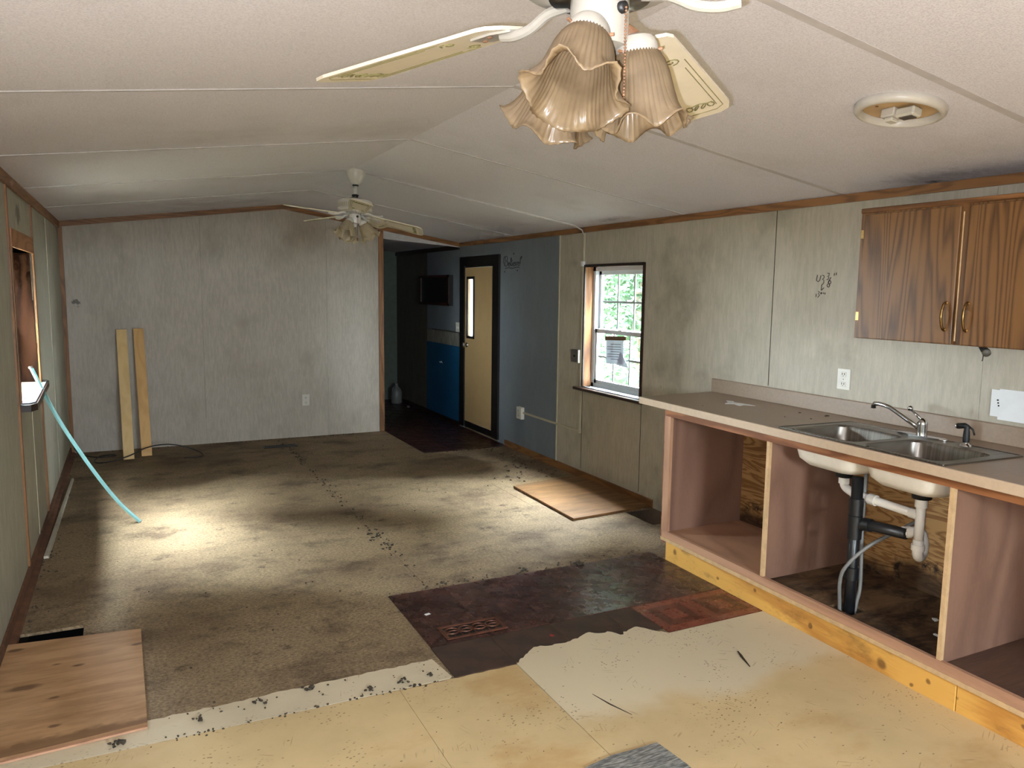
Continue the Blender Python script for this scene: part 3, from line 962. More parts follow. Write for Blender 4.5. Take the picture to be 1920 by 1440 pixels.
# hall fittings on the right wall
wa = thing('wainscot', 'bright blue wainscot panel beside the tan door', 'wainscot', (XR, 8.75, 0))
G().box(XR-.006, XR, 8.192, 9.318, .05, .925).ob('panel', M_WAINS, wa)
G().box(XR-.004, XR, 8.192, 9.318, .926, 1.082).ob('border', M_BORD, wa)
G().box(XR-.012, XR-.001, 8.192, 9.12, 1.085, 1.094).ob('cap_rail', M_DARKTRIM, wa)
G().tube([(XR-.008, 8.86, .70), (XR-.008, 8.83, .69), (XR-.008, 8.80, .71), (XR-.008, 8.77, .69)], .004).ob('paint_chip', M_PAPER, wa)
eb = thing('wall_box', 'dark reddish-brown boxed panel hung on the hall wall', 'box', (XR, 8.94, 1.385))
G().box(XR-.05, XR, 8.445, 9.43, 1.39, 1.75).ob('body', M_BLACKTRIM, eb)
g = G()
for a in ((8.445, 8.48, 1.39, 1.75), (9.395, 9.43, 1.39, 1.75), (8.445, 9.43, 1.39, 1.42), (8.445, 9.43, 1.72, 1.75)):
    g.box(XR-.062, XR-.05, *a)
g.ob('frame', plain('dark_red_frame', (58, 26, 22), .4), eb)
def plate(name, label, cat, c, normal, kind, wd=.075, ht=.118, mat=None):
    """wall plate at c; normal 'x' faces -x, 'y' faces -y"""
    t = thing(name, label, cat, c)
    def B(u0, u1, v0, v1, d0, d1):
        if normal == 'x': return (c[0]-d1, c[0]-d0, c[1]+u0, c[1]+u1, c[2]+v0, c[2]+v1)
        return (c[0]+u0, c[0]+u1, c[1]-d1, c[1]-d0, c[2]+v0, c[2]+v1)
    G().box(*B(-wd/2, wd/2, -ht/2, ht/2, 0, .006)).ob('cover_plate', mat or M_WHITEPL, t, bevel=.002)
    if kind == 'outlet':
        for s in (-1, 1):
            rec = G().box(*B(-.017, .017, s*.026-.014, s*.026+.014, .006, .009)).ob('receptacle', mat or M_WHITEPL, t, bevel=.002)
            for q in (-.007, .007):
                G().box(*B(q-.0018, q+.0018, s*.026-.003, s*.026+.008, .009, .0095)).ob('slot', M_SLOT, rec)
            G().box(*B(-.002, .002, s*.026-.010, s*.026-.006, .009, .0095)).ob('slot', M_SLOT, rec)
        G().box(*B(-.002, .002, -.002, .002, .006, .007)).ob('screw', M_SLOT, t)
    elif kind == 'switch':
        for q in (-.02, .02):
            G().box(*B(q-.005, q+.005, -.012, .012, .006, .016)).ob('toggle', M_WHITEPL, t)
    return t
plate('light_switch', 'white double switch plate beside the tan hall door', 'switch', (XR, 8.285, 1.145), 'x', 'switch', .12, .118)
plate('wall_outlet', 'white outlet near the floor of the pale end wall', 'outlet', (1.65, YB, .395), 'y', 'outlet')
plate('wall_outlet', 'white outlet above the counter backsplash', 'outlet', (XR, 2.877, 1.137), 'x', 'outlet', .082, .112)
plate('wall_outlet', 'surface outlet box on the slate-blue wall at the raceway end', 'outlet', (XR-.03, 6.64, .393), 'x', 'outlet', .10, .115)
ob_ = bpy.data.objects['wall_outlet.002']
G().box(XR-.03, XR, 6.59, 6.69, .335, .45).ob('back_box', M_WHITEPL, ob_)
jb = thing('junction_cover', 'large blank white cover plate patched with paper above the sprayer', 'cover plate', (XR, 2.0, 1.12))
G().box(XR-.006, XR, 1.86, 2.085, 1.062, 1.18).ob('cover_plate', M_PAPER, jb)
G().box(XR-.008, XR, 1.78, 2.05, 1.05, 1.186).ob('paper_patch', M_PAPER, jb)
for k in range(3):
    G().box(XR-.0085, XR-.006, 2.045+.003*k, 2.052+.003*k, 1.108+.012*k, 1.114+.012*k).ob('screw', M_SLOT, jb)

# surface raceway
rw = thing('cable_raceway', 'thin beige cable raceway running down beside the window to the outlet', 'raceway', (XR, 5.55, 0))
G().box(XR-.016, XR, 5.535, 5.553, .398, 2.06).ob('vertical_channel', M_BEIGEPL, rw)
G().box(XR-.016, XR, 5.553, 6.60, .392, .408).ob('horizontal_channel', M_BEIGEPL, rw)
G().box(XR-.02, XR, 5.53, 5.562, .382, .418).ob('elbow', M_BEIGEPL, rw)
G().tube([(XR-.012, 5.544, 2.05), (XR-.03, 5.544, 2.085), (XR-.10, 5.548, 2.118), (XR-.3, 5.552, zc(XR-.3)-.006), (1.62, 5.556, zc(1.62)-.008)], .006, 8).ob('ceiling_channel', M_STRIP, rw, True)
G().box(XR-.024, XR, 5.53, 5.56, 1.79, 1.83).ob('clip', M_PAPER, rw)
tb = thing('thermostat_box', 'small dark switch box with a white side beside the window', 'switch box', (XR, 5.62, .98))
G().box(XR-.03, XR, 5.565, 5.675, .985, 1.09).ob('body', M_GREYBOX, tb)
G().box(XR-.034, XR-.001, 5.548, 5.565, .983, 1.092).ob('side_cover', M_WHITEPL, tb)
G().box(XR-.033, XR-.03, 5.61, 5.63, 1.03, 1.045).ob('button', M_SLOT, tb)

# ------------------------------------------------------------------ lettering
def strokes(name, label, cat, mat, polys, origin, S, r, SV):
    """polys in (u,v): u runs toward the viewer's right (-y on the right wall)"""
    t = thing(name, label, cat, origin)
    for nm, ps in polys:
        g = G()
        for p in ps:
            g.tube([(origin[0]-.001, origin[1]-u*S, origin[2]+v*SV) for u, v in p], r, 5)
        g.ob(nm, mat, t)
    return t
def arc(cx, cy, rx, ry, a0, a1, n=10):
    return [(cx+rx*math.cos(math.radians(a0+(a1-a0)*k/n)), cy+ry*math.sin(math.radians(a0+(a1-a0)*k/n))) for k in range(n+1)]
lt = [('letter_b', [[(.12, 1.5), (.1, .7), (.05, 0)], arc(.25, 1.2, .32, .4, 130, -80), arc(.25, .42, .42, .42, 90, -150), arc(-.05, .9, .2, .6, 60, 260)]),
      ('letter_e', [arc(.95, .28, .18, .3, 0, 300) + [(1.2, .1)], [(.78, .3), (1.12, .34)]]),
      ('letter_l', [[(1.2, .1), (1.42, .8), (1.42, 1.3), (1.3, 1.2), (1.3, .3), (1.42, 0), (1.55, .15)]]),
      ('letter_i', [[(1.58, .55), (1.6, .05), (1.75, .15)], arc(1.62, .85, .03, .03, 0, 360, 6)]),
      ('letter_e', [arc(1.98, .28, .17, .3, 0, 300) + [(2.2, .1)], [(1.82, .3), (2.14, .34)]]),
      ('letter_v', [[(2.25, .6), (2.42, .02), (2.62, .62), (2.7, .55)]]),
      ('letter_e', [arc(2.92, .28, .17, .3, 0, 300) + [(3.15, .15)], [(2.76, .3), (3.08, .34)]]),
      ('underline', [[(.1, -.35), (.8, -.25), (1.7, -.38), (2.6, -.22), (3.1, -.3)]]), ('bird_stem', [[(3.25, .25), (3.3, 1.2)]])] + [('dot', [arc(x, y, rx, ry, 0, 360, 8)]) for x, y, rx, ry in ((3.38, 1.15, .1, .12), (3.5, 1.3, .08, .1), (1.9, 1.9, .05, .08), (0, -.9, .05, .08), (2.7, -.75, .05, .08))]
strokes('wall_lettering', 'dark script word Believe on the slate-blue wall beside the door', 'lettering', M_MARK, lt, (XR, 7.06, 1.822), .105, .0034, .062)
hw = [('digit_four', [[(0, 1.0), (-.08, .45), (.12, .35), (.3, .45), (.42, .95)]]),
      ('digit_three', [[(.6, .95), (.78, .92), (.82, .75), (.62, .55), (.8, .5), (.8, .2), (.55, 0)]]),
      ('fraction', [[(1.18, 1.15), (1.38, 1.15), (1.36, .92), (1.2, .85), (1.36, .8), (1.28, .55), (1.12, .52)], [(1.6, .75), (1.28, .25)], arc(1.5, .28, .13, .16, 0, 360, 8), arc(1.36, -.02, .15, .17, 0, 360, 8)]),
      ('inch_mark', [[(1.98, 1.15), (1.95, .9)], [(2.2, 1.2), (2.18, .95)]]),
      ('arrow', [[(.58, .0), (.55, -.5)], [(.85, -.25), (.55, -.5)]]),
      ('small_digits', [[(0, -.85), (-.02, -1.15)], [(.2, -.6), (.38, -.65), (.25, -.85), (.4, -.95), (.2, -1.2)], arc(.58, -.78, .07, .08, 0, 360, 8), [(.85, -.7), (.85, -.85)], [(1.05, -.72), (1.02, -.9)]])]
strokes('pencilled_note', 'handwritten measurement in dark ink on the wall beside the oak cabinet', 'lettering', M_MARK, hw, (XR, 3.098, 1.635), .058, .0021, .056)
mk = thing('screw_holes', 'few dark screw holes in the wall left of the oak cabinet', 'holes', (XR, 2.75, 1.7))
for y_, z_ in ((2.615, 1.925), (2.69, 1.83), (2.73, 1.66)):
    G().tube([(XR-.001, y_+.004, z_-.008), (XR-.001, y_-.004, z_+.008)], .003, 6).ob('hole', M_MARK, mk)

# ------------------------------------------------------------------ base cabinet
def fx(y):                      # cabinet face line (slightly out of square with the wall)
    return 2.80 + (y-3.6)*.019
ZT = .945
bc = thing('base_cabinet', 'open doorless plywood base cabinet along the right wall', 'cabinet', (3.1, 2.2, 0))
CY0 = .5
def skew(g, ya, yb, d0, d1, z0, z1):
    """bar following the face line, d0..d1 behind it"""
    return g.hexa([(fx(ya)+d0, ya, z0), (fx(yb)+d0, yb, z0), (fx(yb)+d1, yb, z0), (fx(ya)+d1, ya, z0)],
                  [(fx(ya)+d0, ya, z1), (fx(yb)+d0, yb, z1), (fx(yb)+d1, yb, z1), (fx(ya)+d1, ya, z1)])
G().box(fx(3.6), XR-.012, 3.588, 3.604, .10, .90).ob('end_panel', M_LAUAN, bc)
G().box(XR-.012, XR-.002, CY0, 3.60, .06, .90).ob('back_panel', M_FIRBACK, bc)
for yy in (2.775, 1.812, .85):
    dv = G().box(fx(yy)+.022, XR-.014, yy-.008, yy+.008, .15, .90).ob('divider', M_LAUAN, bc)
    G().box(fx(yy)+.004, fx(yy)+.0219, yy-.009, yy+.009, .172, .867).ob('edge_strip', M_EDGE, dv)
for a, b, mt in ((2.785, 3.587, M_LAUANY), (1.822, 2.765, M_ROT), (.86, 1.802, plyfloor('dark_cabinet_floor', (96, 70, 56), (80, 58, 48), .6)), (CY0, .84, M_LAUAN)):
    if mt is M_ROT:
        g = G()
        for q in ((a, 2.28, fx(2.5)+.02, XR-.013), (2.40, b, fx(2.5)+.02, XR-.013), (2.28, 2.40, fx(2.5)+.02, 2.845), (2.28, 2.40, 2.955, XR-.013)):
            g.box(q[2], q[3], q[0], q[1], .148, .160)
        g.ob('cabinet_floor', mt, bc)
    else:
        G().box(fx(a)+.02, XR-.013, a, b, .152, .165).ob('cabinet_floor', mt, bc)
skew(G(), CY0, 3.604, .0, .02, .138, .178).ob('bottom_rail', M_LAUANY, bc)
skew(G(), CY0, 3.606, -.004, .02, .118, .1375).ob('rail_edge', M_EDGE, bc)
skew(G(), CY0, 3.604, .0, .02, .866, .905).ob('top_rail', M_APRON, bc)
skew(G(), 3.552, 3.604, -.001, .0199, .178, .866).ob('stile', M_STILE, bc)
G().box(fx(3.6)+.001, fx(3.6)+.018, 3.604, 3.612, .12, .90).ob('stile_edge', M_APRON, bc)
skew(G(), 1.735, 3.57, .010, .045, .001, .115).ob('toe_board', M_PINE, bc, bevel=.002)
skew(G(), CY0, 1.732, .012, .047, .001, .117).ob('toe_board', M_PINE, bc, bevel=.002)
G().box(2.85, 3.39, 3.53, 3.57, .001, .11).ob('toe_return', M_PINE, bc)

# countertop with a sink cutout
def ex(y):
    return 2.792 + (y-3.86)*.0338
ct = thing('countertop', 'worn beige laminate countertop with backsplash', 'countertop', (3.1, 2.2, .9))
SC = Vector((2.998, 2.265, 0))
SROT = Matrix.Rotation(-.045, 3, 'Z')
hy0, hy1, hx0, hx1 = 1.865, 2.665, 2.80, 3.20
g = G()
for a, b, c0, c1 in ((CY0, hy0, None, XR-.001), (hy1, 3.86, None, XR-.001), (hy0, hy1, None, hx0), (hy0, hy1, hx1, XR-.001)):
    ya, yb = a, b
    xa0 = c0 if c0 else ex(ya)+.012
    xb0 = c0 if c0 else ex(yb)+.012
    if (a, b, c1) == (hy0, hy1, XR-.001): xa0 = xb0 = hx1
    yb2 = yb+.035 if yb == 3.86 else yb
    P = [(xa0, ya), (c1, ya), (c1, yb2), (xb0, yb)]
    if (a, b) == (hy0, hy1) and c1 == hx0: P = [(xa0, ya), (hx0-.01, ya), (hx0+.01, yb), (xb0, yb)]
    g.prism(P, .907, ZT, 'z')
g.ob('laminate_top', M_LAM, ct)
g = G()
g.hexa([(ex(CY0), CY0, .905), (ex(3.862), 3.862, .905), (ex(3.862)+.0119, 3.862, .905), (ex(CY0)+.0119, CY0, .905)],
       [(ex(CY0), CY0, ZT+.001), (ex(3.862), 3.862, ZT+.001), (ex(3.862)+.0119, 3.862, ZT+.001), (ex(CY0)+.0119, CY0, ZT+.001)])
g.ob('front_edge', M_LAMEDGE, ct, bevel=.002)
G().box(XR-.024, XR-.001, CY0, 3.895, ZT, 1.032).ob('backsplash', M_LAM, ct, bevel=.003)
pp = [(3.20, 3.48), (3.23, 3.52), (3.21, 3.56), (3.17, 3.50), (3.11, 3.46), (3.15, 3.43), (3.13, 3.36), (3.18, 3.38), (3.22, 3.33), (3.215, 3.42)]
G().prism([(x-.02, y-.03) for x, y in pp], ZT+.0003, ZT+.0012, 'z').ob('bare_patch', M_PAPER, ct)
cr_ = thing('countertop_crumbs', 'few dark crumbs lying on the beige countertop left of the sink', 'debris', (3.2, 2.95, ZT))
for x, y, s in ((3.23, 3.0, .007), (3.29, 2.87, .012), (3.27, 2.86, .008), (3.13, 2.83, .005), (3.05, 2.93, .004), (2.9, 3.4, .004)):
    G().blob((x, y, ZT+.003), s, .4).ob('crumb', M_CRUMB, cr_)

# ------------------------------------------------------------------ sink (local frame at SC, rotated slightly)
sk = thing('kitchen_sink', 'double-bowl stainless steel sink set in the beige countertop', 'sink', (SC.x, SC.y, ZT), rot=(0, 0, -.045))
def rrect(cx, cy, hx, hy, r, z, k=5):
    out = []
    for sx, sy, a0 in ((1, 1, 0), (-1, 1, 90), (-1, -1, 180), (1, -1, 270)):
        for i in range(k+1):
            a = math.radians(a0+90*i/k)
            out.append(Vector((cx+sx*(hx-r)+r*math.cos(a), cy+sy*(hy-r)+r*math.sin(a), z)))
    return out
BW = [(-.035, .205, .17, .185), (-.035, -.205, .17, .185)]        # cx, cy, half x, half y
SX, SY = .233, .437
g = G()
# rim deck: strips around the two bowls (rounded bowls cover the corners)
def deck(x0, x1, y0, y1):
    g.box(x0, x1, y0, y1, .0, .004)
deck(-SX, -.205, -SY, SY)
deck(.135, SX, -SY, SY)
deck(-.205, .135, .39, SY)
deck(-.205, .135, -SY, -.39)
deck(-.205, .135, -.02, .02)
rim = g.ob('rim', M_STEEL, sk, local=True)
g = G()
for a in ((-SX-.002, -SX+.006, -SY, SY), (SX-.006, SX+.002, -SY, SY), (-SX, SX, -SY-.002, -SY+.006), (-SX, SX, SY-.006, SY+.002)):
    g.box(a[0], a[1], a[2], a[3], .0005, .007)
g.ob('rim_bead', M_STEEL, sk, local=True, bevel=.002)
DEP = .157
for cx, cy, hx, hy in BW:
    rings = [rrect(cx, cy, hx+.002, hy+.002, .004, .0042), rrect(cx, cy, hx, hy, .05, .0045), rrect(cx, cy, hx-.006, hy-.006, .055, -.006), rrect(cx, cy, hx-.012, hy-.012, .06, -.08), rrect(cx, cy, hx-.022, hy-.022, .065, -DEP+.03), rrect(cx, cy, hx-.05, hy-.05, .06, -DEP+.004), rrect(cx, cy, .045, .045, .044, -DEP)]
    bw = G().loft(rings, False, True).ob('bowl', M_STEEL, sk, 'auto', local=True)
    G().lathe([(.04, -DEP+.001), (.042, -DEP+.003), (.036, -DEP+.003), (.03, -DEP-.004), (.002, -DEP-.004)], 20, Matrix.Translation((cx, cy, 0))).ob('drain', M_CHROME, bw, True, local=True)
    rings = [rrect(cx, cy, hx-.001, hy-.001, .055, -.008), rrect(cx, cy, hx-.006, hy-.006, .06, -.08), rrect(cx, cy, hx-.016, hy-.016, .065, -DEP+.026), rrect(cx, cy, hx-.045, hy-.045, .065, -DEP-.002), rrect(cx, cy, .045, .045, .044, -DEP-.007)]
    G().loft(rings, False, True).ob('undercoat', M_UNDER, bw, True, local=True)
    G().lathe([(.05, -DEP-.006), (.052, -DEP-.014), (.047, -DEP-.024), (.040, -DEP-.03), (.038, -DEP-.048), (.03, -DEP-.05)], 24, Matrix.Translation((cx, cy, 0)), cap1=True).ob('gasket', M_RUB, bw, True, local=True)
for y_, x_ in ((.36, -.215), (-.07, -.215)):
    G().lathe([(.008, .0045), (.006, .006), (.001, .006)], 10, Matrix.Translation((x_, y_, 0))).ob('rim_hole', M_SLOT, rim, local=True)

# faucet
fc = thing('kitchen_faucet', 'chrome single-lever faucet on the sink ledge', 'faucet', (3.205, 2.262, ZT+.004))
g = G()
P = []
for k in range(24):
    a = 2*PI*k/24
    P.append((3.205+.026*math.cos(a), 2.262+.125*math.copysign(abs(math.sin(a))**.7, math.sin(a))))
g.prism(P, ZT+.004, ZT+.012, 'z')
g.ob('base_plate', M_CHROME, fc, bevel=.002)
G().lathe([(.024, .012), (.022, .03), (.0225, .062), (.022, .07), (.017, .082), (.006, .09), (.001, .091)], 24, Matrix.Translation((3.205, 2.262, ZT))).ob('body', M_CHROME, fc, True)
sp = G().tube([(3.203, 2.28, .99), (3.203, 2.33, 1.013), (3.202, 2.40, 1.046), (3.201, 2.43, 1.060), (3.2, 2.46, 1.067), (3.2, 2.49, 1.070), (3.2, 2.513, 1.068), (3.2, 2.52, 1.055)], [.011, .010, .0095, .010, .0105, .0105, .0115, .0115], 12).ob('spout', M_CHROME, fc, True)
G().lathe([(.0105, 0), (.0115, -.012), (.008, -.013)], 14, Matrix.Translation((3.2, 2.52, 1.057)), cap1=True).ob('aerator', M_BLACKM, sp, True)
lv = G().tube([(3.205, 2.268, 1.026), (3.203, 2.29, 1.044), (3.202, 2.318, 1.064)], [.008, .006, .005], 10).ob('lever', M_CHROME, fc, True)
g = G()
bmesh.ops.create_uvsphere(g.bm, u_segments=14, v_segments=10, radius=.0125, matrix=Matrix.Translation((3.201, 2.325, 1.071)))
g.ob('lever_ball', M_CHROME, lv, True)
# side sprayer
spy = thing('side_sprayer', 'black hand sprayer standing right of the faucet', 'sprayer', (3.19, 2.045, ZT+.004))
Ms = Matrix.Translation((3.19, 2.045, ZT))
G().lathe([(.024, .004), (.022, .010), (.014, .014), (.013, .02)], 20, Ms).ob('escutcheon', M_CHROME, spy, True)
G().lathe([(.011, .012), (.0125, .02), (.014, .04), (.012, .065), (.010, .075), (.012, .088), (.006, .095), (.001, .096)], 18, Ms).ob('handle', M_RUB, spy, True)
hd = G().tube([(3.19, 2.04, 1.030), (3.19, 2.055, 1.036), (3.188, 2.085, 1.030)], [.010, .012, .0125], 12).ob('spray_head', M_RUB, spy, True)
G().tube([(3.188, 2.0845, 1.0302), (3.188, 2.090, 1.029)], .0115, 12).ob('nozzle', M_CHROME, hd, True)
G().tube([(3.192, 2.045, 1.04), (3.195, 2.022, 1.022), (3.196, 2.014, 1.0)], .004, 8).ob('trigger', M_RUB, spy, True)

# ------------------------------------------------------------------ plumbing under the sink
st_ = thing('drain_stack', 'black drain standpipe with a side arm under the sink', 'pipe', (2.90, 2.337, 0))
G().tube([(2.90, 2.337, -.1), (2.90, 2.337, .775)], .025, 20).ob('standpipe', M_ABS, st_, True)
for z0_, z1_ in ((.60, .68), (.49, .60), (.30, .36)):
    G().lathe([(.026, z0_), (.031, z0_+.002), (.031, z1_-.002), (.026, z1_)], 20, Matrix.Translation((2.90, 2.337, 0))).ob('coupling', M_ABS, st_, 'auto')
ar = G().tube([(2.905, 2.335, .535), (2.91, 2.31, .56), (2.915, 2.285, .568), (2.925, 2.10, .578)], .0235, 18).ob('side_arm', M_ABS, st_, True)
G().tube([(2.914, 2.30, .566), (2.916, 2.265, .569)], .029, 18).ob('coupling', M_ABS, ar, 'auto')
def fil(pts, rad=.02, k=5):
    """round the corners of a polyline"""
    pts = [Vector(p) for p in pts]
    out = [pts[0]]
    for a, b, c in zip(pts, pts[1:], pts[2:]):
        r = min(rad, (b-a).length*.49, (c-b).length*.49)
        p, q = b+(a-b).normalized()*r, b+(c-b).normalized()*r
        for i in range(k+1):
            t = i/k
            out.append((1-t)**2*p + 2*t*(1-t)*b + t*t*q)
    return out+[pts[-1]]
d1 = SC + SROT @ Vector((-.035, .205, 0))
d2 = SC + SROT @ Vector((-.035, -.205, 0))
pv = thing('sink_trap', 'white plastic waste pipes and trap joining both sink bowls', 'pipe', (d2.x, d2.y, .45))
zd = ZT-DEP-.050
G().tube(fil([(d1.x, d1.y, zd), (d1.x, d1.y, .695), (d2.x+.005, d1.y-.06, .677), (d2.x+.005, d2.y, .664)], .05), .019, 18).ob('cross_pipe', M_PVC, pv, True)
G().tube([(d1.x, d1.y, zd), (d1.x, d1.y, zd-.03)], .024, 18).ob('slip_nut', M_PVC, pv, 'auto')
G().tube([(d2.x, d2.y, zd), (d2.x, d2.y, .535)], .0195, 18).ob('tailpiece', M_PVC, pv, True)
G().tube([(d2.x, d2.y, zd), (d2.x, d2.y, zd-.035)], .025, 18).ob('slip_nut', M_PVC, pv, 'auto')
G().tube([(d2.x+.005, d2.y+.255, .674), (d2.x+.005, d2.y+.22, .673)], .025, 18).ob('slip_nut', M_PVC, pv, 'auto')
G().tube([(d2.x+.004, d2.y+.05, .665), (d2.x+.004, d2.y+.01, .664)], .022, 18).ob('tee', M_PVC, pv, 'auto')
tp_ = [(d2.x, d2.y, .56)] + [(d2.x+.032-.032*math.cos(a), d2.y+.010-.010*math.cos(a), .512-.034*math.sin(a)) for a in [PI*k/10 for k in range(11)]] + fil([(d2.x+.064, d2.y+.02, .53), (d2.x+.062, d2.y+.03, .582), (2.928, 2.12, .579)], .04)
G().tube(tp_, .0215, 18).ob('trap_bend', M_PVC, pv, True)
G().tube([(d2.x, d2.y, .515), (d2.x, d2.y, .54)], .027, 18).ob('slip_nut', M_PVC, pv, 'auto')
G().tube([(2.932, 2.118, .579), (2.96, 2.11, .580)], .026, 18).ob('slip_nut', M_PVC, pv, 'auto')
hs = thing('grey_hose', 'grey flexible hose looping around the black standpipe', 'hose', (2.9, 2.33, .05))
def spline(pts, k=6):
    P = [Vector(p) for p in pts]
    P = [P[0]*2-P[1]] + P + [P[-1]*2-P[-2]]
    out = []
    for i in range(1, len(P)-2):
        for j in range(k):
            t = j/k
            out.append(.5*((2*P[i])+(-P[i-1]+P[i+1])*t+(2*P[i-1]-5*P[i]+4*P[i+1]-P[i+2])*t*t+(-P[i-1]+3*P[i]-3*P[i+1]+P[i+2])*t**3))
    return out+[P[-2]]
G().tube(spline([(3.15, 2.18, .60), (3.05, 2.24, .53), (2.93, 2.29, .46), (2.86, 2.34, .36), (2.855, 2.36, .28), (2.87, 2.365, .16), (2.88, 2.36, -.05)]), .0085, 10).ob('hose_loop', M_HOSE, hs, True)
G().tube(spline([(2.98, 2.36, .79), (2.96, 2.345, .55), (2.945, 2.325, .35), (2.94, 2.32, .25), (2.925, 2.325, .16), (2.91, 2.33, -.05)]), .0085, 10).ob('hose_drop', M_HOSE, hs, True)
for i, (x, y, s) in enumerate(((3.22, 2.05, .016), (3.14, 2.08, .015), (3.0, 1.98, .012))):
    g = G()
    g.blob((x, y, .164), s, .35)
    tag(g.ob('paper_scrap', M_PAPER), ['torn white scrap against the divider under the sink', 'torn white scrap farther from the divider under the sink', 'smallest white scrap nearest the front under the sink'][i], 'scrap', 'paper scraps under the sink')

# ------------------------------------------------------------------ upper cabinet
uc = thing('wall_cabinet', 'oak-grain wall cabinet with two doors hung on the right wall', 'cabinet', (3.25, 1.7, 1.38))
UY0, UY1, UZ0, UZ1 = .95, 2.575, 1.382, 1.985
G().box(3.112, XR-.001, UY1-.014, UY1, UZ0, UZ1).ob('side_panel', M_OAK, uc)
G().box(3.112, XR-.001, UY0, UY0+.014, UZ0, UZ1).ob('side_panel', M_OAK, uc)
G().box(3.112, XR-.001, UY0+.015, UY1-.015, UZ0+.004, UZ0+.016).ob('bottom_panel', M_OAKX, uc)
G().box(3.112, XR-.001, UY0+.015, UY1-.015, UZ1-.02, UZ1-.004).ob('top_panel', M_OAKX, uc)
G().box(3.100, 3.1119, UY0, UY1, UZ0, UZ1-.022).ob('face_frame', M_OAK, uc)
G().box(3.094, 3.118, UY0-.004, UY1+.002, UZ1-.0219, UZ1).ob('top_moulding', M_OAKX, uc, bevel=.003)
for i, (a, b) in enumerate(((2.080, 2.548), (1.565, 2.042), (1.0, 1.53))):
    d = G().box(3.084, 3.0995, a, b, UZ0+.002, UZ1-.030).ob('door', M_OAK, uc, bevel=.003)
    hy = (2.113, 2.018, 1.04)[i]
    G().tube(spline([(3.084, hy, 1.445), (3.072, hy, 1.45), (3.062, hy, 1.475), (3.058, hy, 1.50), (3.062, hy, 1.53), (3.072, hy, 1.553), (3.084, hy, 1.558)], 4), .0055, 8).ob('handle', M_BRASS, d, True)
    for z in (1.439, 1.551):
        G().lathe([(.008, 0), (.007, .003), (.001, .003)], 12, Matrix.Translation((3.084, hy, z+.006)) @ Matrix.Rotation(-PI/2, 4, 'Y')).ob('handle_foot', M_BRASS, d, True)
for z in (1.465, 1.845):
    G().box(3.0955, 3.1, 2.55, 2.572, z, z+.042).ob('hinge', M_BRASS, uc, bevel=.0015)
G().tube([(3.082, 2.062, 1.40), (3.080, 2.062, 1.93)], .003, 6).ob('worn_edge', M_EDGE, uc)
cs = thing('cord_stub', 'short dark plug and cord end hanging below the oak cabinet', 'plug', (3.14, 1.955, 1.34))
G().tube([(3.14, 1.985, 1.386), (3.135, 1.97, 1.372), (3.13, 1.955, 1.362)], [.011, .013, .015], 12).ob('plug_body', M_RUB, cs, True)
G().tube([(3.13, 1.955, 1.362), (3.122, 1.946, 1.356)], .016, 12).ob('plug_face', M_GREYBOX, cs, True)
G().tube([(3.135, 1.968, 1.355), (3.136, 1.970, 1.33), (3.136, 1.972, 1.322)], .002, 6).ob('wire', M_RUB, cs)

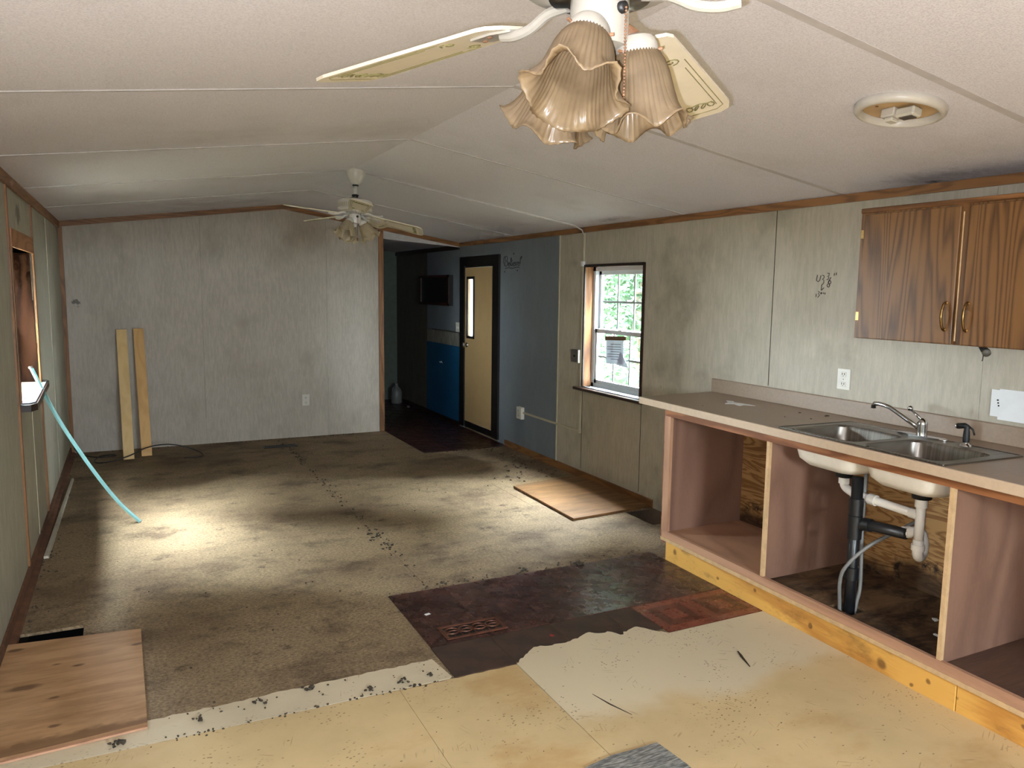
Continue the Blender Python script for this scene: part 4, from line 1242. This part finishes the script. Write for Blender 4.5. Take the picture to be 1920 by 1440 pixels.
# ------------------------------------------------------------------ ceiling fans
def make_fan(label, loc, tilt, ang0, shade0, grp, near_rusty, rad, droop, hang=(30, 30, 30)):
    t = thing('ceiling_fan', label, 'ceiling fan', loc, group=grp, rot=tilt)
    L = dict(local=True)
    M_FANW = M_FANNEAR if near_rusty else M_FANFAR  # near fan takes the copies darkened against the flash
    M_SHADE = M_SHADENEAR if near_rusty else M_SHADEFAR
    G().lathe([(.066, .015), (.068, -.01), (.062, -.035), (.044, -.075), (.03, -.092), (.02, -.094)], 28, cap1=True).ob('canopy', M_FANW, t, True, **L)
    G().lathe([(.024, -.090), (.022, -.102), (.013, -.104)], 16, cap1=True).ob('hanger_ball', M_BLACKM, t, True, **L)
    G().tube([(0, 0, -.09), (0, 0, -.20)], .0125, 14).ob('downrod', M_FANW, t, True, **L)
    G().lathe([(.02, -.162), (.026, -.166), (.02, -.175), (.021, -.205)], 16, cap0=True).ob('yoke', M_BLACKM, t, 'auto', **L)
    h = G().lathe([(.02, -.192), (.10, -.202), (.119, -.212), (.121, -.222), (.119, -.228), (.119, -.268), (.121, -.274), (.115, -.284), (.09, -.29), (.02, -.292)], 40, cap1=True).ob('motor_housing', M_FANW, t, 'auto', **L)
    g = G()
    for k in range(48):
        a = 2*PI*k/48
        g.box(.1185, .1205, -.003, .003, -.262, -.234, None)
        R = Matrix.Rotation(a, 4, 'Z')
        for v in g.bm.verts[-8:] if False else list(g.bm.verts)[-8:]:
            v.co = R @ v.co
    g.ob('vent_slots', M_BEIGEPL, h, local=True)
    G().lathe([(.075, -.290), (.075, -.300), (.045, -.303)], 32, cap1=True).ob('flywheel', M_CHROME, t, 'auto', **L)
    ft = G().lathe([(.040, -.300), (.043, -.304), (.043, -.362), (.040, -.368), (.02, -.372), (.012, -.390), (.004, -.394)], 36, cap1=True).ob('light_fitter', M_FANW, t, 'auto', **L)
    # blades
    for k in range(5):
        a = math.radians(ang0+72*k)
        R = Matrix.Rotation(a, 4, 'Z') @ Matrix.Translation((0, 0, -.302)) @ Matrix.Rotation(math.radians(droop[k]), 4, 'Y') @ Matrix.Rotation(math.radians(-12), 4, 'X') @ Matrix.Diagonal((rad/.65, 1, 1, 1))
        out = [(.185, -.052), (.20, -.060), (.60, -.080), (.635, -.072), (.65, -.052), (.65, .052), (.635, .072), (.60, .080), (.20, .060), (.185, .052), (.175, .025), (.175, -.025)]
        g = G()
        g.loft([[R @ Vector((x, y, -.003)) for x, y in out], [R @ Vector((x, y, .003)) for x, y in out]])
        bl = g.ob('blade', M_FANB, t, **L)
        R2 = Matrix.Rotation(a, 4, 'Z')
        g = G()
        g.tube([R2 @ Vector(p) for p in spline([(.06, 0, -.296), (.10, 0, -.298), (.135, 0, -.312), (.17, 0, -.316), (.20, 0, -.311)], 4)], .0085, 10)
        g.loft([[R @ Vector((x, y, -.007)) for x, y in ((.17, -.012), (.20, -.03), (.245, -.028), (.25, 0), (.245, .028), (.20, .03), (.17, .012))], [R @ Vector((x, y, -.0032)) for x, y in ((.17, -.012), (.20, -.03), (.245, -.028), (.25, 0), (.245, .028), (.20, .03), (.17, .012))]])
        bi = g.ob('blade_iron', M_FANW, bl, 'auto', local=True)
        for x, y in ((.21, -.018), (.21, .018), (.238, 0)):
            G().lathe([(.005, -.0071), (.004, -.0095), (.0005, -.0098)], 8, R @ Matrix.Translation((x, y, 0))).ob('screw', M_RUST if near_rusty else M_FANW, bl, local=True)
        # printed scroll on the underside
        g = G()
        zz = -.0034
        for pth in ([(.30, -.054), (.60, -.066), (.618, -.05), (.618, .05), (.60, .066), (.30, .054)], [(.34, -.046), (.585, -.055)], [(.34, .046), (.585, .055)]):
            g.tube([R @ Vector((x, y, zz)) for x, y in pth], .0010, 4)
        for sx, cxx in ((1, .30), (-1, .30)):
            sp1 = [(cxx-.004+.016*math.cos(q*.6)*(1-q/16), sx*(.030+.016*math.sin(q*.6)*(1-q/16)), zz) for q in range(15)]
            g.tube([R @ Vector(p) for p in sp1], .0014, 4)
        for q in range(7):
            b_ = -.045+.015*q
            g.tube([R @ Vector((.575+.014*math.sin(q2*.9+q), b_+.007*math.cos(q2*.9), zz)) for q2 in range(8)], .0017, 4)
        g.tube([R @ Vector((.56+.004*math.sin(q*1.1), -.05+.00625*q, zz)) for q in range(17)], .0014, 4)
        g.ob('scroll_print', M_GREENLINE, bl, local=True)
    # shades
    def fn(r, h_, a, q):
        w_ = q**3
        return r*(1+.13*w_*math.cos(6*a)) + .0013*math.cos(44*a), h_ - .010*w_*math.cos(6*a)
    for k in range(3):
        az = math.radians(shade0+120*k)
        R = Matrix.Rotation(az, 4, 'Z')
        el = math.radians(hang[k])
        base_ = R @ Vector((.045, 0, -.350))
        arm = [R @ Vector(p) for p in ((.030, 0, -.34), (.048, 0, -.350), (.058, 0, -.360))]
        B = Matrix.Translation(R @ Vector((.056, 0, -.358))) @ R @ Matrix.Rotation(-el, 4, 'Y') @ Matrix.Rotation(PI, 4, 'X')
        prof = [(.027, .012), (.031, .018), (.038, .03), (.043, .045), (.046, .06), (.0485, .075), (.052, .09), (.056, .102), (.061, .112), (.066, .119), (.070, .123)]
        sh = G().lathe(prof, 132, B, fn).ob('lamp_shade', M_SHADE, t, True, solid=.002, **L)
        G().lathe([(.012, -.012), (.026, -.006), (.032, .004), (.033, .020), (.031, .022), (.031, .008), (.02, .0)], 28, B, cap0=True).ob('shade_collar', M_FANW, sh, 'auto', local=True)
        for q in range(3):
            aq = 2*PI*q/3+.5
            G().tube([B @ Vector((.032*math.cos(aq), .032*math.sin(aq), .015)), B @ Vector((.039*math.cos(aq), .039*math.sin(aq), .015))], .0025, 8).ob('thumb_screw', M_RUST, sh, local=True)
        G().lathe([(.013, .01), (.014, .035), (.012, .036), (.001, .037)], 16, B).ob('lamp_socket', M_FANW, sh, True, local=True)
        G().tube(arm, .014, 12).ob('shade_arm', M_RUST if near_rusty else M_FANW, t, True, **L)
    # pull chains
    ca = math.radians(shade0+62)
    cx, cy = .046*math.cos(ca), .046*math.sin(ca)
    G().lathe([(.009, 0), (.008, .008), (.004, .009)], 12, Matrix.Translation((cx*.9, cy*.9, -.322)) @ Matrix.Rotation(ca, 4, 'Z') @ Matrix.Rotation(PI/2, 4, 'Y'), cap1=True).ob('switch_bushing', M_BLACKM, t, True, **L)
    g = G()
    for q in range(30):
        bmesh.ops.create_icosphere(g.bm, subdivisions=1, radius=.0022, matrix=Matrix.Translation((cx*1.12, cy*1.12, -.324-.0046*q)))
    g.ob('pull_chain', M_RUST, t, True, **L)
    if not near_rusty: G().lathe([(.0015, 0), (.005, -.006), (.006, -.016), (.003, -.024), (.0008, -.026)], 10, Matrix.Translation((cx*1.12, cy*1.12, -.47))).ob('chain_pull', M_RUST, t, True, **L)
    return t
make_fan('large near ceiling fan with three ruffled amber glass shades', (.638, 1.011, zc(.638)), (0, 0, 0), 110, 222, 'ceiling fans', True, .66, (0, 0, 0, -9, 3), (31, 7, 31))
make_fan('far ceiling fan on a short rod under the ridge, hanging crooked', (1.487, 5.53, zc(1.487)-.01), (math.radians(-4), math.radians(3), 0), 44, 218, 'ceiling fans', False, .5, (0, 0, 0, 0, 13))

# ------------------------------------------------------------------ open round ceiling fixture
lx, ly = 2.50, 1.945
kk = (ZP-ZR)/(XR-XP)
cl = thing('ceiling_light', 'round white ceiling fixture missing its globe with a bare socket', 'ceiling light', (lx, ly, zc(lx)), rot=(0, math.atan(kk), 0))
G().lathe([(.150, .0), (.154, -.006), (.152, -.02), (.145, -.028), (.135, -.031), (.129, -.028), (.1285, -.004)], 48).ob('rim', M_FANW, cl, True, local=True)
G().lathe([(.1285, -.003), (.06, -.0035), (.001, -.004)], 40).ob('pan', M_LAMPBASE, cl, local=True)
so = G().box(-.03, .03, .00, .055, -.036, -.004).ob('socket', M_FANW, cl, local=True, bevel=.004)
G().box(-.018, .02, .012, .045, -.05, -.036).ob('socket_collar', M_WHITEPL, so, local=True, bevel=.003)
lb = G().box(-.024, .026, -.075, .0, -.044, -.012).ob('compact_lamp', M_WHITEPL, cl, local=True, bevel=.006)
G().box(-.014, .016, -.062, -.012, -.0465, -.044).ob('lamp_label', M_GREYBOX, lb, local=True)
G().box(-.006, .04, .055, .068, -.03, -.004).ob('wire_nut', M_CHROME, cl, local=True, bevel=.003)
G().lathe([(.006, -.0045), (.005, -.006), (.001, -.006)], 8, Matrix.Translation((-.06, .05, 0))).ob('screw', M_RUST, cl, local=True)

# ------------------------------------------------------------------ loose things on the floor
p1 = thing('plywood_board', 'tan plywood sheet lying over the hole at the left wall', 'plywood', (-.3, 3.3, .004))
G().prism([(-.535, 3.835), (-.012, 3.775), (-.003, 2.915), (-.36, 2.89), (-.546, 2.882)], .006, .024, 'z').ob('sheet', M_PLY1, p1, bevel=.0015)
G().prism([(-.004, 2.913), (-.536, 2.880), (-.536, 2.872), (-.003, 2.905)], .0055, .013, 'z').ob('split_edge', M_LAUANY, p1)
p2 = thing('plywood_board', 'weathered brown plywood sheet lying against the right wall under the window', 'plywood', (3.0, 5.0, 0))
G().prism([(2.725, 5.435), (3.30, 5.53), (3.39, 5.49), (3.388, 4.515), (2.706, 4.462)], .002, .018, 'z').ob('sheet', M_PLY2, p2, bevel=.0015)
# leaning studs
def stud(label, xb_, yb_, xt, yt, zt, mat, wdt, thk):
    t = thing('lumber_board', label, 'lumber', (xb_, yb_, 0), group='studs leaning on the end wall')
    a, b = Vector((xb_, yb_, 0.002)), Vector((xt, yt, zt))
    d = (b-a).normalized()
    wx = Vector((1, 0, 0))
    wx = (wx - d*wx.dot(d)).normalized()
    nz = wx.cross(d)
    ring = lambda p: [p-wx*wdt/2, p+wx*wdt/2, p+wx*wdt/2+nz*thk, p-wx*wdt/2+nz*thk]
    a2 = a + Vector((0, 0, max(0, -nz.z*thk)))
    G().loft([ring(a2), ring(b)]).ob('plank', mat, t, bevel=.003)
    return t
stud('pale lumber board leaning on the end wall, left of the pair', -.055, 7.735, -.07, 8.165, 1.16, M_LUMBER, .09, .038)
stud('amber knotty lumber board leaning on the end wall, right of the pair', .095, 7.83, .073, 8.17, 1.17, M_LUMBER2, .09, .038)
# aqua strip leaning at the left window sill
sv = thing('plastic_strip', 'long aqua plastic strip leaning from the floor to the left window sill', 'strip', (.006, 5.633, 0))
pts = spline([(.008, 5.63, .004), (-.12, 5.62, .165), (-.265, 5.61, .41), (-.405, 5.60, .685), (-.485, 5.59, .875), (-.556, 5.58, 1.068)], 6)
rings = []
for i, p in enumerate(pts):
    t_ = (pts[min(i+1, len(pts)-1)] - pts[max(i-1, 0)]).normalized()
    wy = Vector((.25, 1, 0)).normalized()
    nn = t_.cross(wy).normalized()
    rings.append([p-wy*.016-nn*.006, p+wy*.016-nn*.006, p+wy*.016+nn*.006, p-wy*.016+nn*.006])
G().loft(rings).ob('strip', M_TEAL, sv)
G().loft([[p+Vector((-.004, 0, .0005)) for p in rings[-1]], [p+Vector((-.006, 0, .012)) for p in rings[-1]]]).ob('cut_end', M_PAPER, sv)
# pale trim length on the floor by the left wall
tag(G().hexa([(-.505, 5.08, .0), (-.478, 5.08, .0), (-.460, 7.10, .0), (-.478, 7.10, .0)], [(-.505, 5.08, .014), (-.482, 5.08, .016), (-.464, 7.10, .016), (-.478, 7.10, .014)]).ob('trim_length', plain('off_white_trim', (196, 188, 170), .5)), 'long off-white trim piece lying along the left baseboard', 'trim piece')
# black cable by the studs
cb = thing('black_cable', 'thin black cable snaking over the floor in the far left corner', 'cable', (0, 7.8, 0))
G().tube(spline([(XL+.02, 8.2, .12), (-.49, 8.15, .03), (-.40, 8.02, .006), (-.28, 7.93, .006), (-.17, 7.95, .006), (-.19, 8.02, .006), (-.30, 7.98, .006), (-.33, 7.72, .006), (-.22, 7.66, .012), (-.06, 7.66, .05), (.08, 7.70, .105), (.22, 7.74, .12), (.36, 7.76, .10), (.5, 7.74, .05), (.57, 7.66, .012), (.52, 7.60, .006), (.40, 7.62, .006)], 6), .0055, 8).ob('cord', M_CABLE, cb, True)

# floor registers
def register(label, x0, x1, y0, y1, z, frame, scroll):
    t = thing('floor_register', label, 'floor vent', ((x0+x1)/2, (y0+y1)/2, 0), group='floor registers')
    fwid = .018
    G().box(x0+fwid, x1-fwid, y0+fwid, y1-fwid, z, z+.0008).ob('duct_shade_sheet', M_RUB, t)  # flat black sheet stands in for the shade inside the duct
    g = G()
    for a in ((x0, x1, y0, y0+fwid), (x0, x1, y1-fwid, y1), (x0, x0+fwid, y0+fwid, y1-fwid), (x1-fwid, x1, y0+fwid, y1-fwid)):
        g.box(*a, z, z+.006)
    g.ob('frame', frame, t, bevel=.002)
    w_ = (x1-x0-2*fwid)
    if scroll:
        for k in range(4):
            cx = x0+fwid+w_*(k+.5)/4
            G().tube(circ((cx, (y0+y1)/2+.006, z+.004), w_/8*.92, 18), .0036, 6).ob('scroll_ring', frame, t)
            G().tube(circ((cx, (y0+y1)/2-.024, z+.004), w_/8*.95, 10, .2, PI-.2), .0032, 6).ob('scroll_arc', frame, t)
        for k in range(9):
            cx = x0+fwid+w_*k/8
            G().box(cx-.0015, cx+.0015, y0+fwid, y0+fwid+.03, z+.001, z+.005).ob('bar', frame, t)
    else:
        for k in range(13):
            cx = x0+fwid+w_*(k+.5)/13
            G().box(cx-.003, cx+.003, y0+fwid, y1-fwid, z+.001, z+.005).ob('bar', frame, t)
    return t
register('brown scrollwork floor vent set in the dark parquet tiles', 1.232, 1.54, 3.105, 3.245, .0052, M_REG, True)
register('black floor vent near the foot of the end wall', 1.14, 1.466, 7.77, 7.88, .0005, M_BLACKM, False)

# scrap of grey mat
mt_ = thing('mat_scrap', 'corner of a grey ribbed mat at the bottom of the view', 'mat', (1.45, 1.8, 0))
G().prism([(1.30, 2.03), (1.42, 2.05), (1.52, 2.045), (1.605, 2.045), (1.62, 1.9), (1.60, 1.5), (1.22, 1.5), (1.27, 1.85)], .0045, .012, 'z').ob('mat', M_MAT, mt_)
tag(G().tube([(2.36, 2.462, .008), (2.345, 2.425, .007), (2.333, 2.40, .009), (2.31, 2.335, .007)], [.003, .006, .005, .002], 6).ob('wood_splinter', M_TWIG), 'dark wood splinter lying on the cream floor', 'splinter')
tag(G().tube([(1.58, 2.43, .0055), (1.60, 2.34, .0055), (1.635, 2.24, .0055)], [.001, .003, .001], 5).ob('floor_gouge', M_TWIG), 'long thin brown gouge in the pale part of the cream floor', 'scratch')
tag(G().box(1.235, 1.262, 3.405, 3.422, .0052, .0065, Matrix.Rotation(.2, 3, 'Z')).ob('paper_label', M_PAPER), 'tiny white paper label on the dark parquet', 'label')
tag(G().blob((1.69, 2.955, .006), .012, .2).ob('red_scrap', plain('red_scrap_paint', (150, 30, 28), .6)), 'tiny red scrap on the bare dark tile bed', 'scrap')

# clumps of old pad on the pale strip
for i, (x, y, s, lb_) in enumerate(((.384, 2.918, .020, 'dark fuzzy clump on the pale strip nearest the plywood'), (.574, 2.935, .022, 'dark fuzzy clump on the pale strip, larger middle one'), (.167, 2.885, .022, 'dark fuzzy clump just right of the plywood corner'), (-.10, 2.845, .026, 'dark fuzzy clump in front of the plywood edge'), (.80, 2.83, .018, 'dark fuzzy clump on the seam of the pale strip'), (.93, 2.835, .022, 'dark fuzzy clump beside the torn end of the pale strip'), (1.05, 2.84, .016, 'dark fuzzy clump at the corner of the dark tile'), (1.95, 3.745, .024, 'dark chunk behind the parquet edge, left one'), (2.30, 3.70, .026, 'dark flat chunk on the parquet edge, right one'), (1.46, 3.75, .02, 'dark chunk behind the parquet at its left half'))):
    g = G()
    for q in range(12):
        g.blob((x+random.gauss(0, s*.5), y+random.gauss(0, s*.5), .008+random.random()*.006), s*random.uniform(.2, .45), .6)
    tag(g.ob('pad_clump', M_CRUMB), lb_, 'debris', 'clumps of old carpet pad')

# uncountable crumbs
g = G()
def scatter(a, b, nn, w_, s0, s1, z=.002):
    a, b = Vector(a), Vector(b)
    d = (b-a)
    nrm = Vector((-d.y, d.x)).normalized()
    for _ in range(nn):
        p = a+d*random.random()+nrm*random.gauss(0, w_)
        if (p.x < .02 and 2.86 < p.y < 3.86) or (2.69 < p.x and 4.44 < p.y < 5.55) or (1.2 < p.x < 1.65 and p.y < 2.08): continue
        g.blob((p.x, p.y, z), random.uniform(s0, s1)*.74, .7)
scatter((1.365, 8.1), (1.375, 3.75), 130, .022, .005, .013)
scatter((1.38, 4.9), (1.36, 4.4), 25, .04, .008, .018)
scatter((XL+.3, 8.2), (2.4, 8.2), 60, .02, .005, .013)
scatter((XL+.08, 8.0), (XL+.07, 4.0), 70, .025, .005, .011)
scatter((1.15, 3.74), (2.78, 3.76), 55, .018, .004, .012)
scatter((3.25, 4.6), (3.2, 6.9), 70, .06, .005, .013)
scatter((2.75, 5.45), (3.3, 6.6), 40, .08, .005, .02)
scatter((2.5, 6.95), (3.4, 6.93), 30, .02, .005, .012)
scatter((0.0, 2.80), (1.1, 2.785), 60, .012, .004, .010, .005)
scatter((.0, 2.92), (1.1, 2.9), 25, .03, .003, .008, .005)
scatter((.0, 3.4), (3.0, 6.8), 60, .8, .003, .008)
scatter((.9, 2.2), (2.6, 2.0), 50, .35, .0015, .004, .005)
cr2 = g.ob('carpet_pad_crumbs', M_CRUMB)
tag(cr2, 'dark crumbs of old carpet pad strewn over the floor', 'debris', kind='stuff')

# hall jug and rag
jg = thing('plastic_jug', 'pale plastic jug on the floor at the dark end of the hall', 'jug', (3.28, 10.2, .005))
G().lathe([(.07, .0), (.078, .01), (.078, .15), (.06, .20), (.025, .24), (.02, .26)], 20, Matrix.Translation((3.28, 10.2, .005)), cap0=True).ob('body', M_JUG, jg, True)
G().lathe([(.023, .25), (.023, .275), (.001, .276)], 14, Matrix.Translation((3.28, 10.2, .005))).ob('cap', M_JUG, jg, 'auto')
G().tube(fil([(3.245, 10.17, .235), (3.20, 10.14, .22), (3.21, 10.15, .13)], .03), .009, 8).ob('handle', M_JUG, jg, True)
tag(G().blob((3.30, 9.75, .02), .035, .6).ob('crumpled_rag', M_JUG), 'small pale crumpled rag beside the jug in the hall', 'rag')

# ------------------------------------------------------------------ outdoors
struct(G().box(-40, 40, -40, 40, -.75, -.7).ob('ground', M_LAWN), 'grass outside the windows', 'ground')
def tree(label, x, y, h, r, nl, seed, ls=1.0):
    rd = random.Random(seed)
    t = thing('tree', label, 'tree', (x, y, -.7), group='trees outside the windows')
    G().tube([(x, y, -.7), (x+.1, y, h*.4), (x, y+.1, h*.8)], [.14, .11, .04], 8).ob('trunk', M_BARK, t)
    verts, faces = [], []
    for _ in range(nl):
        u_ = rd.uniform(-1, 1)
        ph = rd.uniform(0, 2*PI)
        q = rd.random()**.4
        c = Vector((r*q*math.sqrt(1-u_*u_)*math.cos(ph), r*q*math.sqrt(1-u_*u_)*math.sin(ph), h*.62+h*.52*u_*q*(1 if u_ > 0 else 1.1)))
        a_ = Vector((rd.gauss(0, 1), rd.gauss(0, 1), rd.gauss(0, .6))).normalized()
        b_ = a_.cross(Vector((rd.gauss(0, 1), rd.gauss(0, 1), rd.gauss(0, 1)))).normalized()
        s_ = rd.uniform(.07, .17)*ls
        i0 = len(verts)
        for k1, k2 in ((-1.4, 0), (0, -.45), (1.4, 0), (0, .45)):
            verts.append(c+a_*s_*k1+b_*s_*k2)
        faces.append((i0, i0+1, i0+2, i0+3))
    me = bpy.data.meshes.new('crown')
    me.from_pydata(verts, [], faces)
    me.materials.append(M_LEAF)
    o = bpy.data.objects.new('crown', me)
    COL.objects.link(o)
    o.parent = t
    o.location = (0, 0, .0)
    o['kind'] = 'stuff'
    return t
for k, (lb_, x, y, h, r) in enumerate((  # all but the first two stand unseen, added to shape the daylight
        ('leafy tree seen through the right window', 7.6, 10.6, 8.4, 2.3),
        ('leafy tree outside the right window, nearer the hall door', 8.3, 15.4, 8.0, 2.4),
        ('added unseen shorter leafy tree straight across from the right window', 7.9, 5.7, 5.3, 2.1),
        ('added unseen leafy tree outside the right wall behind the sink', 7.4, 1.2, 8.4, 2.3),
        ('added unseen shorter leafy tree straight outside the left window recess', -5.2, 5.5, 5.9, 2.2),
        ('added unseen leafy tree outside the left wall, toward the end wall', -4.6, 10.6, 8.4, 2.3),
        ('added unseen leafy tree outside the left wall, beside the viewpoint', -4.6, 1.0, 8.4, 2.3))):
    tree(lb_, x, y, h, r, 40000 if k < 2 else 12000, k+1, .5 if k < 2 else 1.08)
